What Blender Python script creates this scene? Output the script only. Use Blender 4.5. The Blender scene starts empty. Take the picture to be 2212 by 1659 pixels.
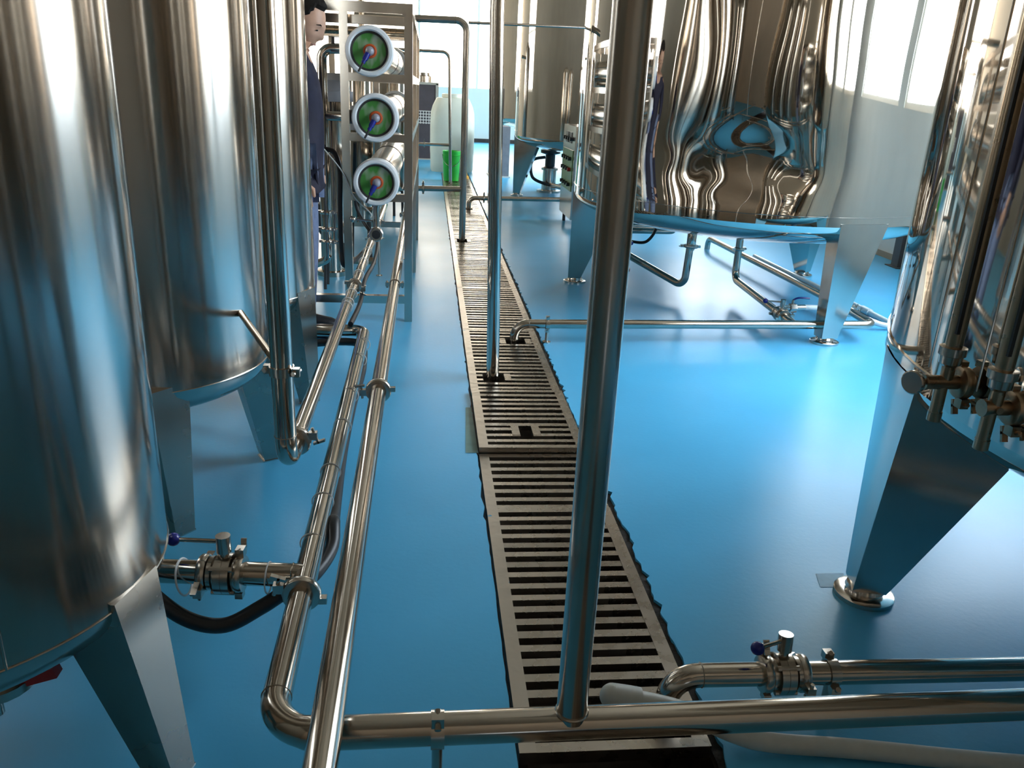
import bpy, math, random
from mathutils import Vector, Matrix
import numpy as np
rnd = random.Random(7)
scene = bpy.context.scene
COL = scene.collection

# ------------------------------------------------------------------ camera
IW, IH, FPX, CAMH = 2212.0, 1659.0, 1750.0, 1.25
def _n(v): return v / np.linalg.norm(v)
_dn = _n(np.array([876 - 1106, 5660 - 829.5, FPX]))
_y = _n(np.array([929 - 1106, 190 - 829.5, FPX]))
_up = -_dn
_y = _n(_y - _up * np.dot(_y, _up))
_x = np.cross(_y, _up)
ROT = np.array([_x, _y, _up])
def ray(px, py): return ROT @ np.array([px - 1106.0, py - 829.5, FPX])
def atz(px, py, z=0.0):
    d = ray(px, py); return Vector((np.array([0, 0, CAMH]) + d * (z - CAMH) / d[2]).tolist())
def aty(px, py, Y):
    d = ray(px, py); return Vector((np.array([0, 0, CAMH]) + d * Y / d[1]).tolist())
cam_d = bpy.data.cameras.new('camera')
cam = bpy.data.objects.new('camera', cam_d); COL.objects.link(cam)
cam_d.sensor_fit = 'HORIZONTAL'; cam_d.sensor_width = 36.0
cam_d.lens = 36.0 * FPX / IW
cam_d.clip_start = 0.02; cam_d.clip_end = 200
_r = ROT @ np.array([1, 0, 0]); _u = ROT @ np.array([0, -1, 0]); _b = ROT @ np.array([0, 0, -1])
cam.matrix_world = Matrix(((_r[0], _u[0], _b[0], 0), (_r[1], _u[1], _b[1], 0), (_r[2], _u[2], _b[2], CAMH), (0, 0, 0, 1)))
scene.camera = cam

# ------------------------------------------------------------------ world, exposure
WIN_BACK = 7.5      # daylight strength of the window panes
WIN_RIGHT = 10.0
WIN_LEFT = 5.0
world = bpy.data.worlds.new('world'); scene.world = world; world.use_nodes = True
world.node_tree.nodes['Background'].inputs[0].default_value = (0.75, 0.87, 1.0, 1)
world.node_tree.nodes['Background'].inputs[1].default_value = 1.0
scene.view_settings.view_transform = 'Standard'
scene.view_settings.look = 'None'
scene.view_settings.exposure = 0.6
scene.view_settings.gamma = 1.0
scene.view_settings.use_curve_mapping = False

# ------------------------------------------------------------------ materials
MATS = {}
def base_mat(name):
    m = bpy.data.materials.new(name); m.use_nodes = True
    MATS[name] = m
    return m, m.node_tree.nodes, m.node_tree.links, m.node_tree.nodes['Principled BSDF']
def noise(N, L, scale, detail=3, rough=0.5, vec_scale=None):
    tc = N.new('ShaderNodeTexCoord'); t = N.new('ShaderNodeTexNoise')
    t.inputs['Scale'].default_value = scale; t.inputs['Detail'].default_value = detail
    t.inputs['Roughness'].default_value = rough
    if vec_scale:
        mp = N.new('ShaderNodeMapping'); mp.inputs['Scale'].default_value = vec_scale
        L.new(tc.outputs['Object'], mp.inputs['Vector']); L.new(mp.outputs['Vector'], t.inputs['Vector'])
    else:
        L.new(tc.outputs['Object'], t.inputs['Vector'])
    return t.outputs['Fac']
def ramp(N, L, fac, p0, c0, p1, c1):
    r = N.new('ShaderNodeValToRGB')
    r.color_ramp.elements[0].position = p0; r.color_ramp.elements[0].color = (*c0, 1)
    r.color_ramp.elements[1].position = p1; r.color_ramp.elements[1].color = (*c1, 1)
    L.new(fac, r.inputs['Fac']); return r.outputs['Color']
def plain(name, c, rough=0.5, metal=0.0, var=0.06, scale=18.0, spec=0.5, bump=0.0):
    m, N, L, P = base_mat(name)
    f = noise(N, L, scale)
    lo = tuple(max(0, v * (1 - var)) for v in c); hi = tuple(min(1, v * (1 + var)) for v in c)
    L.new(ramp(N, L, f, 0.3, lo, 0.7, hi), P.inputs['Base Color'])
    P.inputs['Roughness'].default_value = rough; P.inputs['Metallic'].default_value = metal
    P.inputs['Specular IOR Level'].default_value = spec
    if bump:
        b = N.new('ShaderNodeBump'); b.inputs['Strength'].default_value = bump; b.inputs['Distance'].default_value = 0.01
        L.new(f, b.inputs['Height']); L.new(b.outputs['Normal'], P.inputs['Normal'])
    return m
def steel(name, c, r0, r1, scale=6.0, wave=None, grain=None):
    m, N, L, P = base_mat(name)
    f = noise(N, L, scale, 4)
    P.inputs['Metallic'].default_value = 1.0
    lo = tuple(v * 0.93 for v in c)
    L.new(ramp(N, L, f, 0.3, lo, 0.7, c), P.inputs['Base Color'])
    mr = N.new('ShaderNodeMapRange'); mr.inputs['To Min'].default_value = r0; mr.inputs['To Max'].default_value = r1
    L.new(f, mr.inputs['Value']); L.new(mr.outputs['Result'], P.inputs['Roughness'])
    if wave:
        wscale, dist, vs = wave
        h = noise(N, L, wscale, 1.0, 0.3, vs)
        b = N.new('ShaderNodeBump'); b.inputs['Strength'].default_value = 1.0; b.inputs['Distance'].default_value = dist
        L.new(h, b.inputs['Height']); L.new(b.outputs['Normal'], P.inputs['Normal'])
    return m
WARM = (0.66, 0.59, 0.51)
steel('pipe_steel', (0.53, 0.475, 0.41), 0.10, 0.17, 9)
steel('pipe_steel_satin', (0.54, 0.49, 0.43), 0.2, 0.27, 14)
steel('mirror_steel', (0.72, 0.66, 0.59), 0.015, 0.05, 3, wave=(1.6, 0.016, (1, 1, 0.7)))
steel('mirror_steel_flat', (0.70, 0.645, 0.58), 0.02, 0.06, 3, wave=(1.5, 0.012, (1, 1, 0.5)))
_m = steel('satin_steel', (0.52, 0.475, 0.42), 0.14, 0.18, 5, wave=(2.2, 0.004, (1, 1, 0.25)))
_P = _m.node_tree.nodes['Principled BSDF']; _P.inputs['Anisotropic'].default_value = 0.8; _P.inputs['Anisotropic Rotation'].default_value = 0.25
_t = _m.node_tree.nodes.new('ShaderNodeTangent'); _t.direction_type = 'RADIAL'; _t.axis = 'Z'
_m.node_tree.links.new(_t.outputs[0], _P.inputs['Tangent'])
steel('leg_steel', (0.62, 0.58, 0.53), 0.10, 0.2, 8)
steel('dark_leg_steel', (0.42, 0.38, 0.33), 0.22, 0.32, 8)
steel('cast_steel', (0.55, 0.50, 0.44), 0.16, 0.3, 30)
steel('grate_steel', (0.47, 0.42, 0.36), 0.2, 0.36, 24)
steel('bronze_steel', (0.42, 0.32, 0.22), 0.22, 0.35, 20)
steel('frame_steel', (0.62, 0.56, 0.49), 0.16, 0.24, 7)
plain('weld', (0.30, 0.25, 0.20), 0.45, 0.8, 0.25, 90, bump=0.3)
plain('black_rubber', (0.012, 0.012, 0.014), 0.45, 0, 0.2, 40)
plain('black_plastic', (0.02, 0.02, 0.022), 0.35, 0, 0.15, 30)
plain('blue_plastic', (0.012, 0.02, 0.22), 0.25, 0, 0.1, 30)
plain('white_plastic', (0.72, 0.73, 0.72), 0.35, 0, 0.05, 20)
plain('white_cap', (0.80, 0.80, 0.79), 0.28, 0, 0.03, 20)
plain('pvc_white', (0.60, 0.60, 0.55), 0.4, 0, 0.06, 25)
plain('tie_white', (0.75, 0.75, 0.75), 0.4, 0, 0.05, 30)
plain('orange_plastic', (0.62, 0.10, 0.02), 0.35, 0, 0.1, 30)
plain('grey_plastic', (0.32, 0.30, 0.33), 0.2, 0, 0.1, 30)
plain('green_bucket', (0.03, 0.50, 0.04), 0.35, 0, 0.08, 12)
plain('poly_tank', (0.70, 0.72, 0.60), 0.45, 0, 0.05, 5)
plain('yellow_plastic', (0.60, 0.30, 0.02), 0.4, 0, 0.1, 20)
plain('trough_dark', (0.045, 0.03, 0.02), 0.55, 0, 0.4, 14, bump=0.3)
plain('edge_dark', (0.012, 0.010, 0.008), 0.8, 0, 0.4, 60, bump=0.5)
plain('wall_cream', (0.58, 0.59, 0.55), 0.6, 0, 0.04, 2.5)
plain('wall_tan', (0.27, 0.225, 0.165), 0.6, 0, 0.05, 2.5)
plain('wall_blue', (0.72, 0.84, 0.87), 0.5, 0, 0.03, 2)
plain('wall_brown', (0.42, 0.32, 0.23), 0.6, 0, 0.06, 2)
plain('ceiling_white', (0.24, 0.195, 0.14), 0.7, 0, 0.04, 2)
plain('frame_white', (0.72, 0.70, 0.64), 0.4, 0, 0.03, 6)
plain('dark_metal', (0.05, 0.045, 0.045), 0.4, 0.3, 0.1, 12)
plain('cabinet_dark', (0.055, 0.045, 0.05), 0.45, 0, 0.1, 8)
plain('cabinet_trim', (0.36, 0.34, 0.28), 0.4, 0, 0.06, 8)
plain('green_panel', (0.14, 0.26, 0.08), 0.35, 0, 0.08, 8)
plain('red_plastic', (0.45, 0.02, 0.015), 0.35, 0, 0.1, 20)
plain('skin', (0.56, 0.31, 0.20), 0.5, 0, 0.08, 25)
plain('hair', (0.012, 0.009, 0.007), 0.85, 0, 0.3, 60, spec=0.2)
plain('jacket', (0.011, 0.009, 0.026), 0.75, 0, 0.15, 30, bump=0.2)
plain('jeans', (0.17, 0.20, 0.30), 0.8, 0, 0.15, 30, bump=0.2)
plain('shoe_black', (0.012, 0.012, 0.015), 0.5, 0, 0.2, 30)
plain('lip', (0.36, 0.13, 0.10), 0.5, 0, 0.1, 40)
plain('hose_milky', (0.62, 0.66, 0.66), 0.3, 0, 0.05, 15)
plain('stone_grey', (0.25, 0.25, 0.27), 0.5, 0, 0.1, 15)

def floor_mat():
    m, N, L, P = base_mat('epoxy_blue')
    f = noise(N, L, 0.9, 5, 0.55)
    c = ramp(N, L, f, 0.32, (0.075, 0.400, 0.670), 0.68, (0.095, 0.460, 0.750))
    f2 = noise(N, L, 7.0, 6, 0.7)
    r = ramp(N, L, f2, 0.62, (0, 0, 0), 0.80, (1, 1, 1))
    mx = N.new('ShaderNodeMix'); mx.data_type = 'RGBA'; mx.inputs['B'].default_value = (0.10, 0.36, 0.56, 1)
    L.new(c, mx.inputs['A'])
    mm = N.new('ShaderNodeMath'); mm.operation = 'MULTIPLY'; mm.inputs[1].default_value = 0.35
    L.new(r, mm.inputs[0]); L.new(mm.outputs[0], mx.inputs['Factor'])
    L.new(mx.outputs['Result'], P.inputs['Base Color'])
    f3 = noise(N, L, 2.2, 4)
    mr = N.new('ShaderNodeMapRange'); mr.inputs['To Min'].default_value = 0.30; mr.inputs['To Max'].default_value = 0.42
    L.new(f3, mr.inputs['Value']); L.new(mr.outputs['Result'], P.inputs['Roughness'])
    P.inputs['Specular IOR Level'].default_value = 0.2; P.inputs['Coat Weight'].default_value = 0.13; P.inputs['Coat Roughness'].default_value = 0.2
    b = N.new('ShaderNodeBump'); b.inputs['Strength'].default_value = 0.12; b.inputs['Distance'].default_value = 0.004
    L.new(noise(N, L, 60, 3), b.inputs['Height']); L.new(b.outputs['Normal'], P.inputs['Normal'])
floor_mat()
def rail_mat():
    # stainless rail with splashes of blue floor paint
    m, N, L, P = base_mat('rail_steel')
    f = noise(N, L, 9.0, 5, 0.6)
    r = ramp(N, L, f, 0.63, (0, 0, 0), 0.65, (1, 1, 1))
    mx = N.new('ShaderNodeMix'); mx.data_type = 'RGBA'
    mx.inputs['A'].default_value = (0.50, 0.45, 0.39, 1); mx.inputs['B'].default_value = (0.05, 0.29, 0.48, 1)
    L.new(r, mx.inputs['Factor']); L.new(mx.outputs['Result'], P.inputs['Base Color'])
    iv = N.new('ShaderNodeInvert'); L.new(r, iv.inputs['Color']); L.new(iv.outputs['Color'], P.inputs['Metallic'])
    P.inputs['Roughness'].default_value = 0.33
    b = N.new('ShaderNodeBump'); b.inputs['Strength'].default_value = 0.4; b.inputs['Distance'].default_value = 0.004
    L.new(noise(N, L, 22, 2), b.inputs['Height']); L.new(b.outputs['Normal'], P.inputs['Normal'])
rail_mat()
def pane_mat(name, c, s):
    m, N, L, P = base_mat(name)
    P.inputs['Base Color'].default_value = (0.8, 0.8, 0.8, 1)
    P.inputs['Roughness'].default_value = 0.2
    P.inputs['Emission Color'].default_value = (*c, 1)
    P.inputs['Emission Strength'].default_value = s
pane_mat('pane_back', (1.0, 0.88, 0.72), WIN_BACK)
pane_mat('pane_right', (0.72, 0.86, 1.0), WIN_RIGHT)
pane_mat('pane_left', (1.0, 0.96, 0.9), WIN_LEFT)
def cap_mat():
    # clear end plate over green and pale print
    m, N, L, P = base_mat('end_plate_green')
    f = noise(N, L, 7.0, 2, 0.5, (2.2, 1, 1.0))
    c = ramp(N, L, f, 0.42, (0.075, 0.27, 0.055), 0.60, (0.40, 0.44, 0.34))
    L.new(c, P.inputs['Base Color']); P.inputs['Roughness'].default_value = 0.15
cap_mat()

# ------------------------------------------------------------------ mesh builder
V3 = Vector
def frame_of(d):
    d = V3(d).normalized()
    a = V3((0, 0, 1)) if abs(d.z) < 0.9 else V3((1, 0, 0))
    u = d.cross(a).normalized(); v = d.cross(u).normalized()
    return d, u, v
class MB:
    def __init__(s): s.v = []; s.f = []; s.sm = []
    def add(s, verts, faces, smooth=True):
        o = len(s.v); s.v += [V3(p) for p in verts]
        for f in faces: s.f.append([i + o for i in f]); s.sm.append(smooth)
        return s
    def box(s, lo, hi):
        x0, y0, z0 = lo; x1, y1, z1 = hi
        v = [(x0, y0, z0), (x1, y0, z0), (x1, y1, z0), (x0, y1, z0), (x0, y0, z1), (x1, y0, z1), (x1, y1, z1), (x0, y1, z1)]
        return s.add(v, [(0, 3, 2, 1), (4, 5, 6, 7), (0, 1, 5, 4), (1, 2, 6, 5), (2, 3, 7, 6), (3, 0, 4, 7)], False)
    def obox(s, c, d, half):      # box along direction d (x axis of box), level
        d = V3(d).normalized(); up = V3((0, 0, 1)) if abs(d.z) < 0.95 else V3((0, 1, 0))
        r = d.cross(up).normalized(); u = r.cross(d).normalized()
        c = V3(c); v = []
        for i in (-1, 1):
            for j, k in ((-1, -1), (1, -1), (1, 1), (-1, 1)):
                v.append(c + d * half[0] * i + r * half[1] * j + u * half[2] * k)
        return s.add(v, [(0, 1, 2, 3), (7, 6, 5, 4), (0, 4, 5, 1), (1, 5, 6, 2), (2, 6, 7, 3), (3, 7, 4, 0)], False)
    def rings(s, p, d, prof, n=24, caps=True):      # lathe: prof = [(t along d, radius)]
        d, u, v = frame_of(d); p = V3(p); vs = []; fs = []
        for t, r in prof:
            for i in range(n):
                a = 2 * math.pi * i / n
                vs.append(p + d * t + (u * math.cos(a) + v * math.sin(a)) * r)
        for k in range(len(prof) - 1):
            for i in range(n):
                j = (i + 1) % n
                fs.append((k * n + i, k * n + j, (k + 1) * n + j, (k + 1) * n + i))
        s.add(vs, fs, True)
        if caps:
            o = len(s.v) - len(vs)
            s.f.append([o + i for i in range(n)][::-1]); s.sm.append(False)
            o2 = o + (len(prof) - 1) * n
            s.f.append([o2 + i for i in range(n)]); s.sm.append(False)
        return s
    def cyl(s, p0, p1, r, r1=None, n=20, caps=True):
        p0 = V3(p0); p1 = V3(p1)
        return s.rings(p0, p1 - p0, [(0, r), ((p1 - p0).length, r if r1 is None else r1)], n, caps)
    def tube(s, path, r, n=20, caps=True):
        pts = [V3(p) for p in path]; m = len(pts); vs = []; fs = []
        rr = r if isinstance(r, (list, tuple)) else [r] * m
        t0 = (pts[1] - pts[0]).normalized(); _, u, v = frame_of(t0)
        for k in range(m):
            t = (pts[min(k + 1, m - 1)] - pts[max(k - 1, 0)])
            if k not in (0, m - 1):
                t = (pts[k + 1] - pts[k]).normalized() + (pts[k] - pts[k - 1]).normalized()
            t.normalize()
            u = (u - t * u.dot(t)).normalized(); v = t.cross(u)
            for i in range(n):
                a = 2 * math.pi * i / n
                vs.append(pts[k] + (u * math.cos(a) + v * math.sin(a)) * rr[k])
        for k in range(m - 1):
            for i in range(n):
                j = (i + 1) % n
                fs.append((k * n + i, k * n + j, (k + 1) * n + j, (k + 1) * n + i))
        s.add(vs, fs, True)
        if caps:
            o = len(s.v) - len(vs)
            s.f.append([o + i for i in range(n)][::-1]); s.sm.append(False)
            o2 = o + (m - 1) * n
            s.f.append([o2 + i for i in range(n)]); s.sm.append(False)
        return s
    def sphere(s, c, r, n=14, sc=(1, 1, 1)):
        c = V3(c); vs = []; fs = []
        h = n // 2
        for k in range(h + 1):
            th = math.pi * k / h
            for i in range(n):
                a = 2 * math.pi * i / n
                vs.append(c + V3((math.sin(th) * math.cos(a) * r * sc[0], math.sin(th) * math.sin(a) * r * sc[1], math.cos(th) * r * sc[2])))
        for k in range(h):
            for i in range(n):
                j = (i + 1) % n
                fs.append((k * n + i, (k + 1) * n + i, (k + 1) * n + j, k * n + j))
        return s.add(vs, fs, True)
    def torus(s, c, d, R, r, n=28, m=8):
        d, u, v = frame_of(d); c = V3(c); vs = []; fs = []
        for i in range(n):
            a = 2 * math.pi * i / n; e = u * math.cos(a) + v * math.sin(a)
            for k in range(m):
                b = 2 * math.pi * k / m
                vs.append(c + e * (R + r * math.cos(b)) + d * r * math.sin(b))
        for i in range(n):
            for k in range(m):
                fs.append((i * m + k, ((i + 1) % n) * m + k, ((i + 1) % n) * m + (k + 1) % m, i * m + (k + 1) % m))
        return s.add(vs, fs, True)
    def build(s, name, mat, parent=None):
        off = V3((0, 0, 0)); p = parent
        while p is not None: off += p.location; p = p.parent
        me = bpy.data.meshes.new(name)
        me.from_pydata([tuple(q - off) for q in s.v], [], s.f)
        me.polygons.foreach_set('use_smooth', s.sm)
        me.materials.append(MATS[mat]); me.update()
        me.set_sharp_from_angle(angle=math.radians(38))
        o = bpy.data.objects.new(name, me); COL.objects.link(o); o.parent = parent
        return o
def tag(o, label=None, cat=None, group=None, kind=None):
    if label: o['label'] = label
    if cat: o['category'] = cat
    if group: o['group'] = group
    if kind: o['kind'] = kind
    return o
def empty(name, loc, label, cat, group=None):
    o = bpy.data.objects.new(name, None); COL.objects.link(o); o.location = loc
    o.empty_display_size = 0.1
    return tag(o, label, cat, group)
def fillet(pts, rad, seg=8):
    pts = [V3(p) for p in pts]; out = [pts[0]]
    for k in range(1, len(pts) - 1):
        a, b, c = pts[k - 1], pts[k], pts[k + 1]
        d1 = (a - b).normalized(); d2 = (c - b).normalized()
        ang = d1.angle(d2)
        if ang > 3.1: out.append(b); continue
        R_ = rad[k - 1] if isinstance(rad, (list, tuple)) else rad
        t = R_ / math.tan(ang / 2)
        p1 = b + d1 * t; p2 = b + d2 * t
        cen = b + (d1 + d2).normalized() * (R_ / math.sin(ang / 2))
        w1 = p1 - cen; w2 = p2 - cen; tot = w1.angle(w2)
        for i in range(seg + 1):
            f = i / seg
            out.append(cen + (w1 * math.sin((1 - f) * tot) + w2 * math.sin(f * tot)) / math.sin(tot))
    out.append(pts[-1]); return out
def spline(pts, per=8):
    P = [V3(p) for p in pts]; out = []
    for i in range(len(P) - 1):
        p0 = P[max(i - 1, 0)]; p1 = P[i]; p2 = P[i + 1]; p3 = P[min(i + 2, len(P) - 1)]
        for k in range(per):
            t = k / per
            out.append(0.5 * ((2 * p1) + (p2 - p0) * t + (2 * p0 - 5 * p1 + 4 * p2 - p3) * t * t + (3 * p1 - p0 - 3 * p2 + p3) * t ** 3))
    out.append(P[-1]); return out

# --- fittings (parts of a pipe run)
def clamp(parent, p, d, r, side=(0, 0, 1), mat='cast_steel', name='clamp'):
    """tri-clamp: grooved ring round the pipe, hinge ear and wing nut on the given side"""
    p = V3(p); d = V3(d).normalized(); s = V3(side); s = (s - d * s.dot(d)).normalized()
    m = MB().rings(p - d * 0.011, d, [(0, r * 1.15), (0.002, r * 1.5), (0.006, r * 1.6), (0.016, r * 1.6), (0.020, r * 1.5), (0.022, r * 1.15)], 28)
    m.obox(p + s * (r * 1.6 + 0.007), d, (0.009, 0.011, 0.010))
    m.obox(p - s * (r * 1.6 + 0.003), d, (0.008, 0.010, 0.007))
    o = m.build(name, mat, parent)
    w = MB(); q = p + s * (r * 1.6 + 0.012); t = d.cross(s)
    w.cyl(q - t * 0.02, q + t * 0.022, 0.0042, n=10)
    w.obox(q + t * 0.022 + s * 0.009, s, (0.010, 0.006, 0.003)); w.obox(q + t * 0.022 - s * 0.004, s, (0.008, 0.006, 0.003))
    w.build('wing_nut', mat, o)
    return o
def holder(parent, p, d, r, foot_z=0.0, mat='cast_steel', ears=(0, 0, 1), post=True):
    """round pipe holder: two half rings, screw lugs and a round leg to the floor"""
    p = V3(p); d = V3(d).normalized(); s = V3(ears); s = (s - d * s.dot(d)).normalized()
    m = MB().rings(p - d * 0.011, d, [(0, r * 1.02), (0, r * 1.14), (0.022, r * 1.14), (0.022, r * 1.02)], 28, False)
    for k in (-1, 1):
        q = p + s * k * (r * 1.14 + 0.007)
        m.obox(q, d, (0.010, 0.009, 0.009))
    o = m.build('pipe_holder', mat, parent)
    for k in (-1, 1):
        q = p + s * k * (r * 1.14 + 0.008); t = d.cross(s)
        MB().cyl(q - t * 0.017, q + t * 0.017, 0.0055, n=8).build('screw', mat, o)
    if post:
        MB().cyl((p.x, p.y, p.z - r * 1.14), (p.x, p.y, foot_z), 0.009, n=12).cyl((p.x, p.y, foot_z), (p.x, p.y, foot_z + 0.006), 0.022, n=16).build('support_leg', mat, o)
    return o
def butterfly_valve(parent, p, d, r, lever_dir, up=(0, 0, 1), lever=0.115, knob=0.0145):
    p = V3(p); d = V3(d).normalized(); u = V3(up); u = (u - d * u.dot(d)).normalized()
    m = MB().rings(p - d * 0.034, d, [(0, r * 1.1), (0.001, r * 1.45), (0.010, r * 1.45), (0.012, r * 1.25), (0.016, r * 1.25), (0.018, r * 1.75), (0.0335, r * 1.75), (0.034, r * 1.70), (0.0345, r * 1.75), (0.050, r * 1.75), (0.052, r * 1.25), (0.056, r * 1.25), (0.058, r * 1.45), (0.067, r * 1.45), (0.068, r * 1.1)], 30)
    for k in range(4):
        a = math.radians(45 + 90 * k); t = d.cross(u)
        q = p + (u * math.sin(a) + t * math.cos(a)) * r * 1.55
        m.cyl(q - d * 0.024, q + d * 0.024, 0.006, n=8)
    o = m.build('butterfly_valve', 'cast_steel', parent)
    nk = MB().cyl(p + u * r * 1.6, p + u * (r * 1.75 + 0.012), 0.010, n=14)
    hd = p + u * (r * 1.75 + 0.028)
    nk.cyl(hd - u * 0.018, hd + u * 0.020, 0.0155, n=18)
    nk.build('valve_head', 'cast_steel', o)
    l = V3(lever_dir).normalized(); e = hd + l * lever
    MB().cyl(hd + l * 0.012 + u * 0.006, e + u * 0.006, 0.0048, n=10).build('lever', 'pipe_steel', o)
    MB().sphere(e + u * 0.006, knob, 16).build('knob', 'blue_plastic', o)
    return o
def weld_ring(parent, p, d, r):
    MB().torus(p, d, r, 0.0012, 28, 5).build('weld_seam', 'weld', parent)
def ties(parent, pts_dirs, r):
    for p, d in pts_dirs:
        MB().torus(p, d, r + 0.0012, 0.0016, 28, 6).build('cable_tie', 'tie_white', parent)

# ------------------------------------------------------------------ room shell
XL, XR, YB, YF, ZC = -3.2, 4.05, 21.0, -2.7, 4.7
GL, GR = 0.190, 0.590              # drain trough edges
def jag(x, y0, y1, amp, step, sgn, seed):
    r = random.Random(seed); pts = []; y = y0
    while y < y1:
        pts.append((x + sgn * amp * abs(r.gauss(0, 0.55)), y)); y += step * r.uniform(0.5, 1.5)
    pts.append((x, y1)); return pts
fl = MB()
YT0, YT1 = -2.0, 13.0
def slab(edge, xo, left):
    vs = []; fs = []
    for x, y in edge: vs += [(x, y, 0), (xo, y, 0), (x, y, -0.022)]
    for k in range(len(edge) - 1):
        a = 3 * k; b = a + 3
        if left:
            fs += [(a, b, b + 1, a + 1), (a, a + 2, b + 2, b)]
        else:
            fs += [(a, a + 1, b + 1, b), (a, b, b + 2, a + 2)]
    fl.add(vs, fs, False)
eL = [(GL - 0.004, YF)] + jag(GL - 0.004, YT0, YT1, 0.007, 0.045, -1, 3)
eR = [(GR + 0.012, YF)] + jag(GR + 0.012, YT0, YT1, 0.014, 0.022, 1, 4)
slab(eL, XL, True); slab(eR, XR, False)
fl.add([(XL, YT1, 0), (XR, YT1, 0), (XR, YB, 0), (XL, YB, 0)], [(0, 1, 2, 3)], False)
fl.add([(XL, YF, 0), (XR, YF, 0), (XR, YF + .01, 0), (XL, YF + .01, 0)], [(0, 1, 2, 3)], False)
floor = tag(fl.build('floor', 'epoxy_blue'), 'glossy sky blue epoxy floor', None, kind='structure')
ch = MB()
ch.add([(GL - .014, YF, -.022), (GL - .014, YT1, -.022), (GL - .014, YT1, -.26), (GL - .014, YF, -.26)], [(0, 1, 2, 3)], False)
ch.add([(GR + .04, YF, -.022), (GR + .04, YT1, -.022), (GR + .04, YT1, -.26), (GR + .04, YF, -.26)], [(3, 2, 1, 0)], False)
ch.add([(GL - .014, YF, -.26), (GR + .04, YF, -.26), (GR + .04, YT1, -.26), (GL - .014, YT1, -.26)], [(0, 1, 2, 3)], False)
ch.add([(GL - .014, YT1, 0), (GR + .04, YT1, 0), (GR + .04, YT1, -.26), (GL - .014, YT1, -.26)], [(0, 3, 2, 1)], False)
ch.add([(GR + .04, YF, -.0225), (GR + .04, YT1, -.0225), (GR - .002, YT1, -.0235), (GR - .002, YF, -.0235)], [(0, 1, 2, 3)], False)
tag(ch.build('trim_1', 'trough_dark'), 'dark brown floor drain trough under the grates', None, kind='structure')

def wall_with_openings(name, axis, c, a0, a1, openings, mats, thick=0.22, sgn=1):
    """wall in plane axis=c between a0,a1; openings [(s0,s1,z0,z1)]; mats: lower, upper"""
    m = MB()
    def add(s0, s1, z0, z1):
        if s1 - s0 < 1e-4 or z1 - z0 < 1e-4: return
        if axis == 'y': m.box((s0, min(c, c + sgn * thick), z0), (s1, max(c, c + sgn * thick), z1))
        else: m.box((min(c, c + sgn * thick), s0, z0), (max(c, c + sgn * thick), s1, z1))
    ops = sorted(openings); s = a0
    for (s0, s1, z0, z1) in ops:
        add(s, s0, 0, ZC); add(s0, s1, 0, z0); add(s0, s1, z1, ZC); s = s1
    add(s, a1, 0, ZC)
    return tag(m.build(name, mats), None, None, kind='structure')
SILL, HEAD = 1.25, 3.95
back_ops = [(-3.05 + i * 1.4, -3.05 + i * 1.4 + 1.36, SILL, HEAD) for i in range(5)]
right_ops = [(1.15, 3.25, SILL, HEAD), (3.45, 5.55, SILL, HEAD), (9.0, 11.1, SILL, HEAD), (11.3, 13.4, SILL, HEAD), (16.0, 18.1, SILL, HEAD)]
left_ops = [(3.9, 4.8, 1.25, 3.2), (12.0, 13.8, 1.25, 3.2)]
tag(wall_with_openings('wall_back', 'y', YB, XL - .2, XR + .2, back_ops, 'wall_blue', sgn=1), 'pale blue wall under the far windows')
tag(wall_with_openings('wall_right', 'x', XR, YF - .2, YB + .2, right_ops, 'wall_cream', sgn=1), 'cream wall along the right side')
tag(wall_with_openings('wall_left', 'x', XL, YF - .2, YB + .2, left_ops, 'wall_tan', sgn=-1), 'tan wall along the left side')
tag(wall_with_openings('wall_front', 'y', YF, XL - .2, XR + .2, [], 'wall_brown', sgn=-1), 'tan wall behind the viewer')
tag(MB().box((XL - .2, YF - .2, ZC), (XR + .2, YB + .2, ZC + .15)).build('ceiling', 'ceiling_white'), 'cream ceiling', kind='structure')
wn = 0
def window(axis, c, s0, s1, z0, z1, nv, nh, pane):
    global wn; wn += 1
    b = lambda a0, a1, lo, hi, d0, d1: ((a0, min(c + d0, c + d1), lo), (a1, max(c + d0, c + d1), hi)) if axis == 'y' else ((min(c + d0, c + d1), a0, lo), (max(c + d0, c + d1), a1, hi))
    sg = -1 if (axis == 'x' and c < 0) else 1
    fr = MB(); w = 0.05 if axis == 'x' else 0.015
    fr.box(*b(s0, s1, z0, z0 + w, .06 * sg, .13 * sg)); fr.box(*b(s0, s1, z1 - w, z1, .06 * sg, .13 * sg))
    fr.box(*b(s0, s0 + w, z0 + w, z1 - w, .06 * sg, .13 * sg)); fr.box(*b(s1 - w, s1, z0 + w, z1 - w, .06 * sg, .13 * sg))
    for i in range(1, nv):
        x = s0 + (s1 - s0) * i / nv; fr.box(*b(x - .02, x + .02, z0 + w, z1 - w, .07 * sg, .12 * sg))
    for j in range(1, nh):
        z = z0 + (z1 - z0) * j / nh; fr.box(*b(s0 + w, s1 - w, z - .02, z + .02, .075 * sg, .115 * sg))
    o = fr.build('window_%d' % wn, 'frame_white'); tag(o, kind='structure')
    for i in range(nv):
        for j in range(nh):
            a0 = s0 + (s1 - s0) * i / nv + .015; a1 = s0 + (s1 - s0) * (i + 1) / nv - .015
            l0 = z0 + (z1 - z0) * j / nh + .015; l1 = z0 + (z1 - z0) * (j + 1) / nh - .015
            MB().box(*b(a0, a1, l0, l1, .09 * sg, .10 * sg)).build('pane', pane, o)
for op in back_ops: window('y', YB, *op, 1, 1, 'pane_back')
for op in right_ops: window('x', XR, *op, 2, 2, 'pane_right')
for op in left_ops: window('x', XL, *op, 2, 2, 'pane_left')
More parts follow.
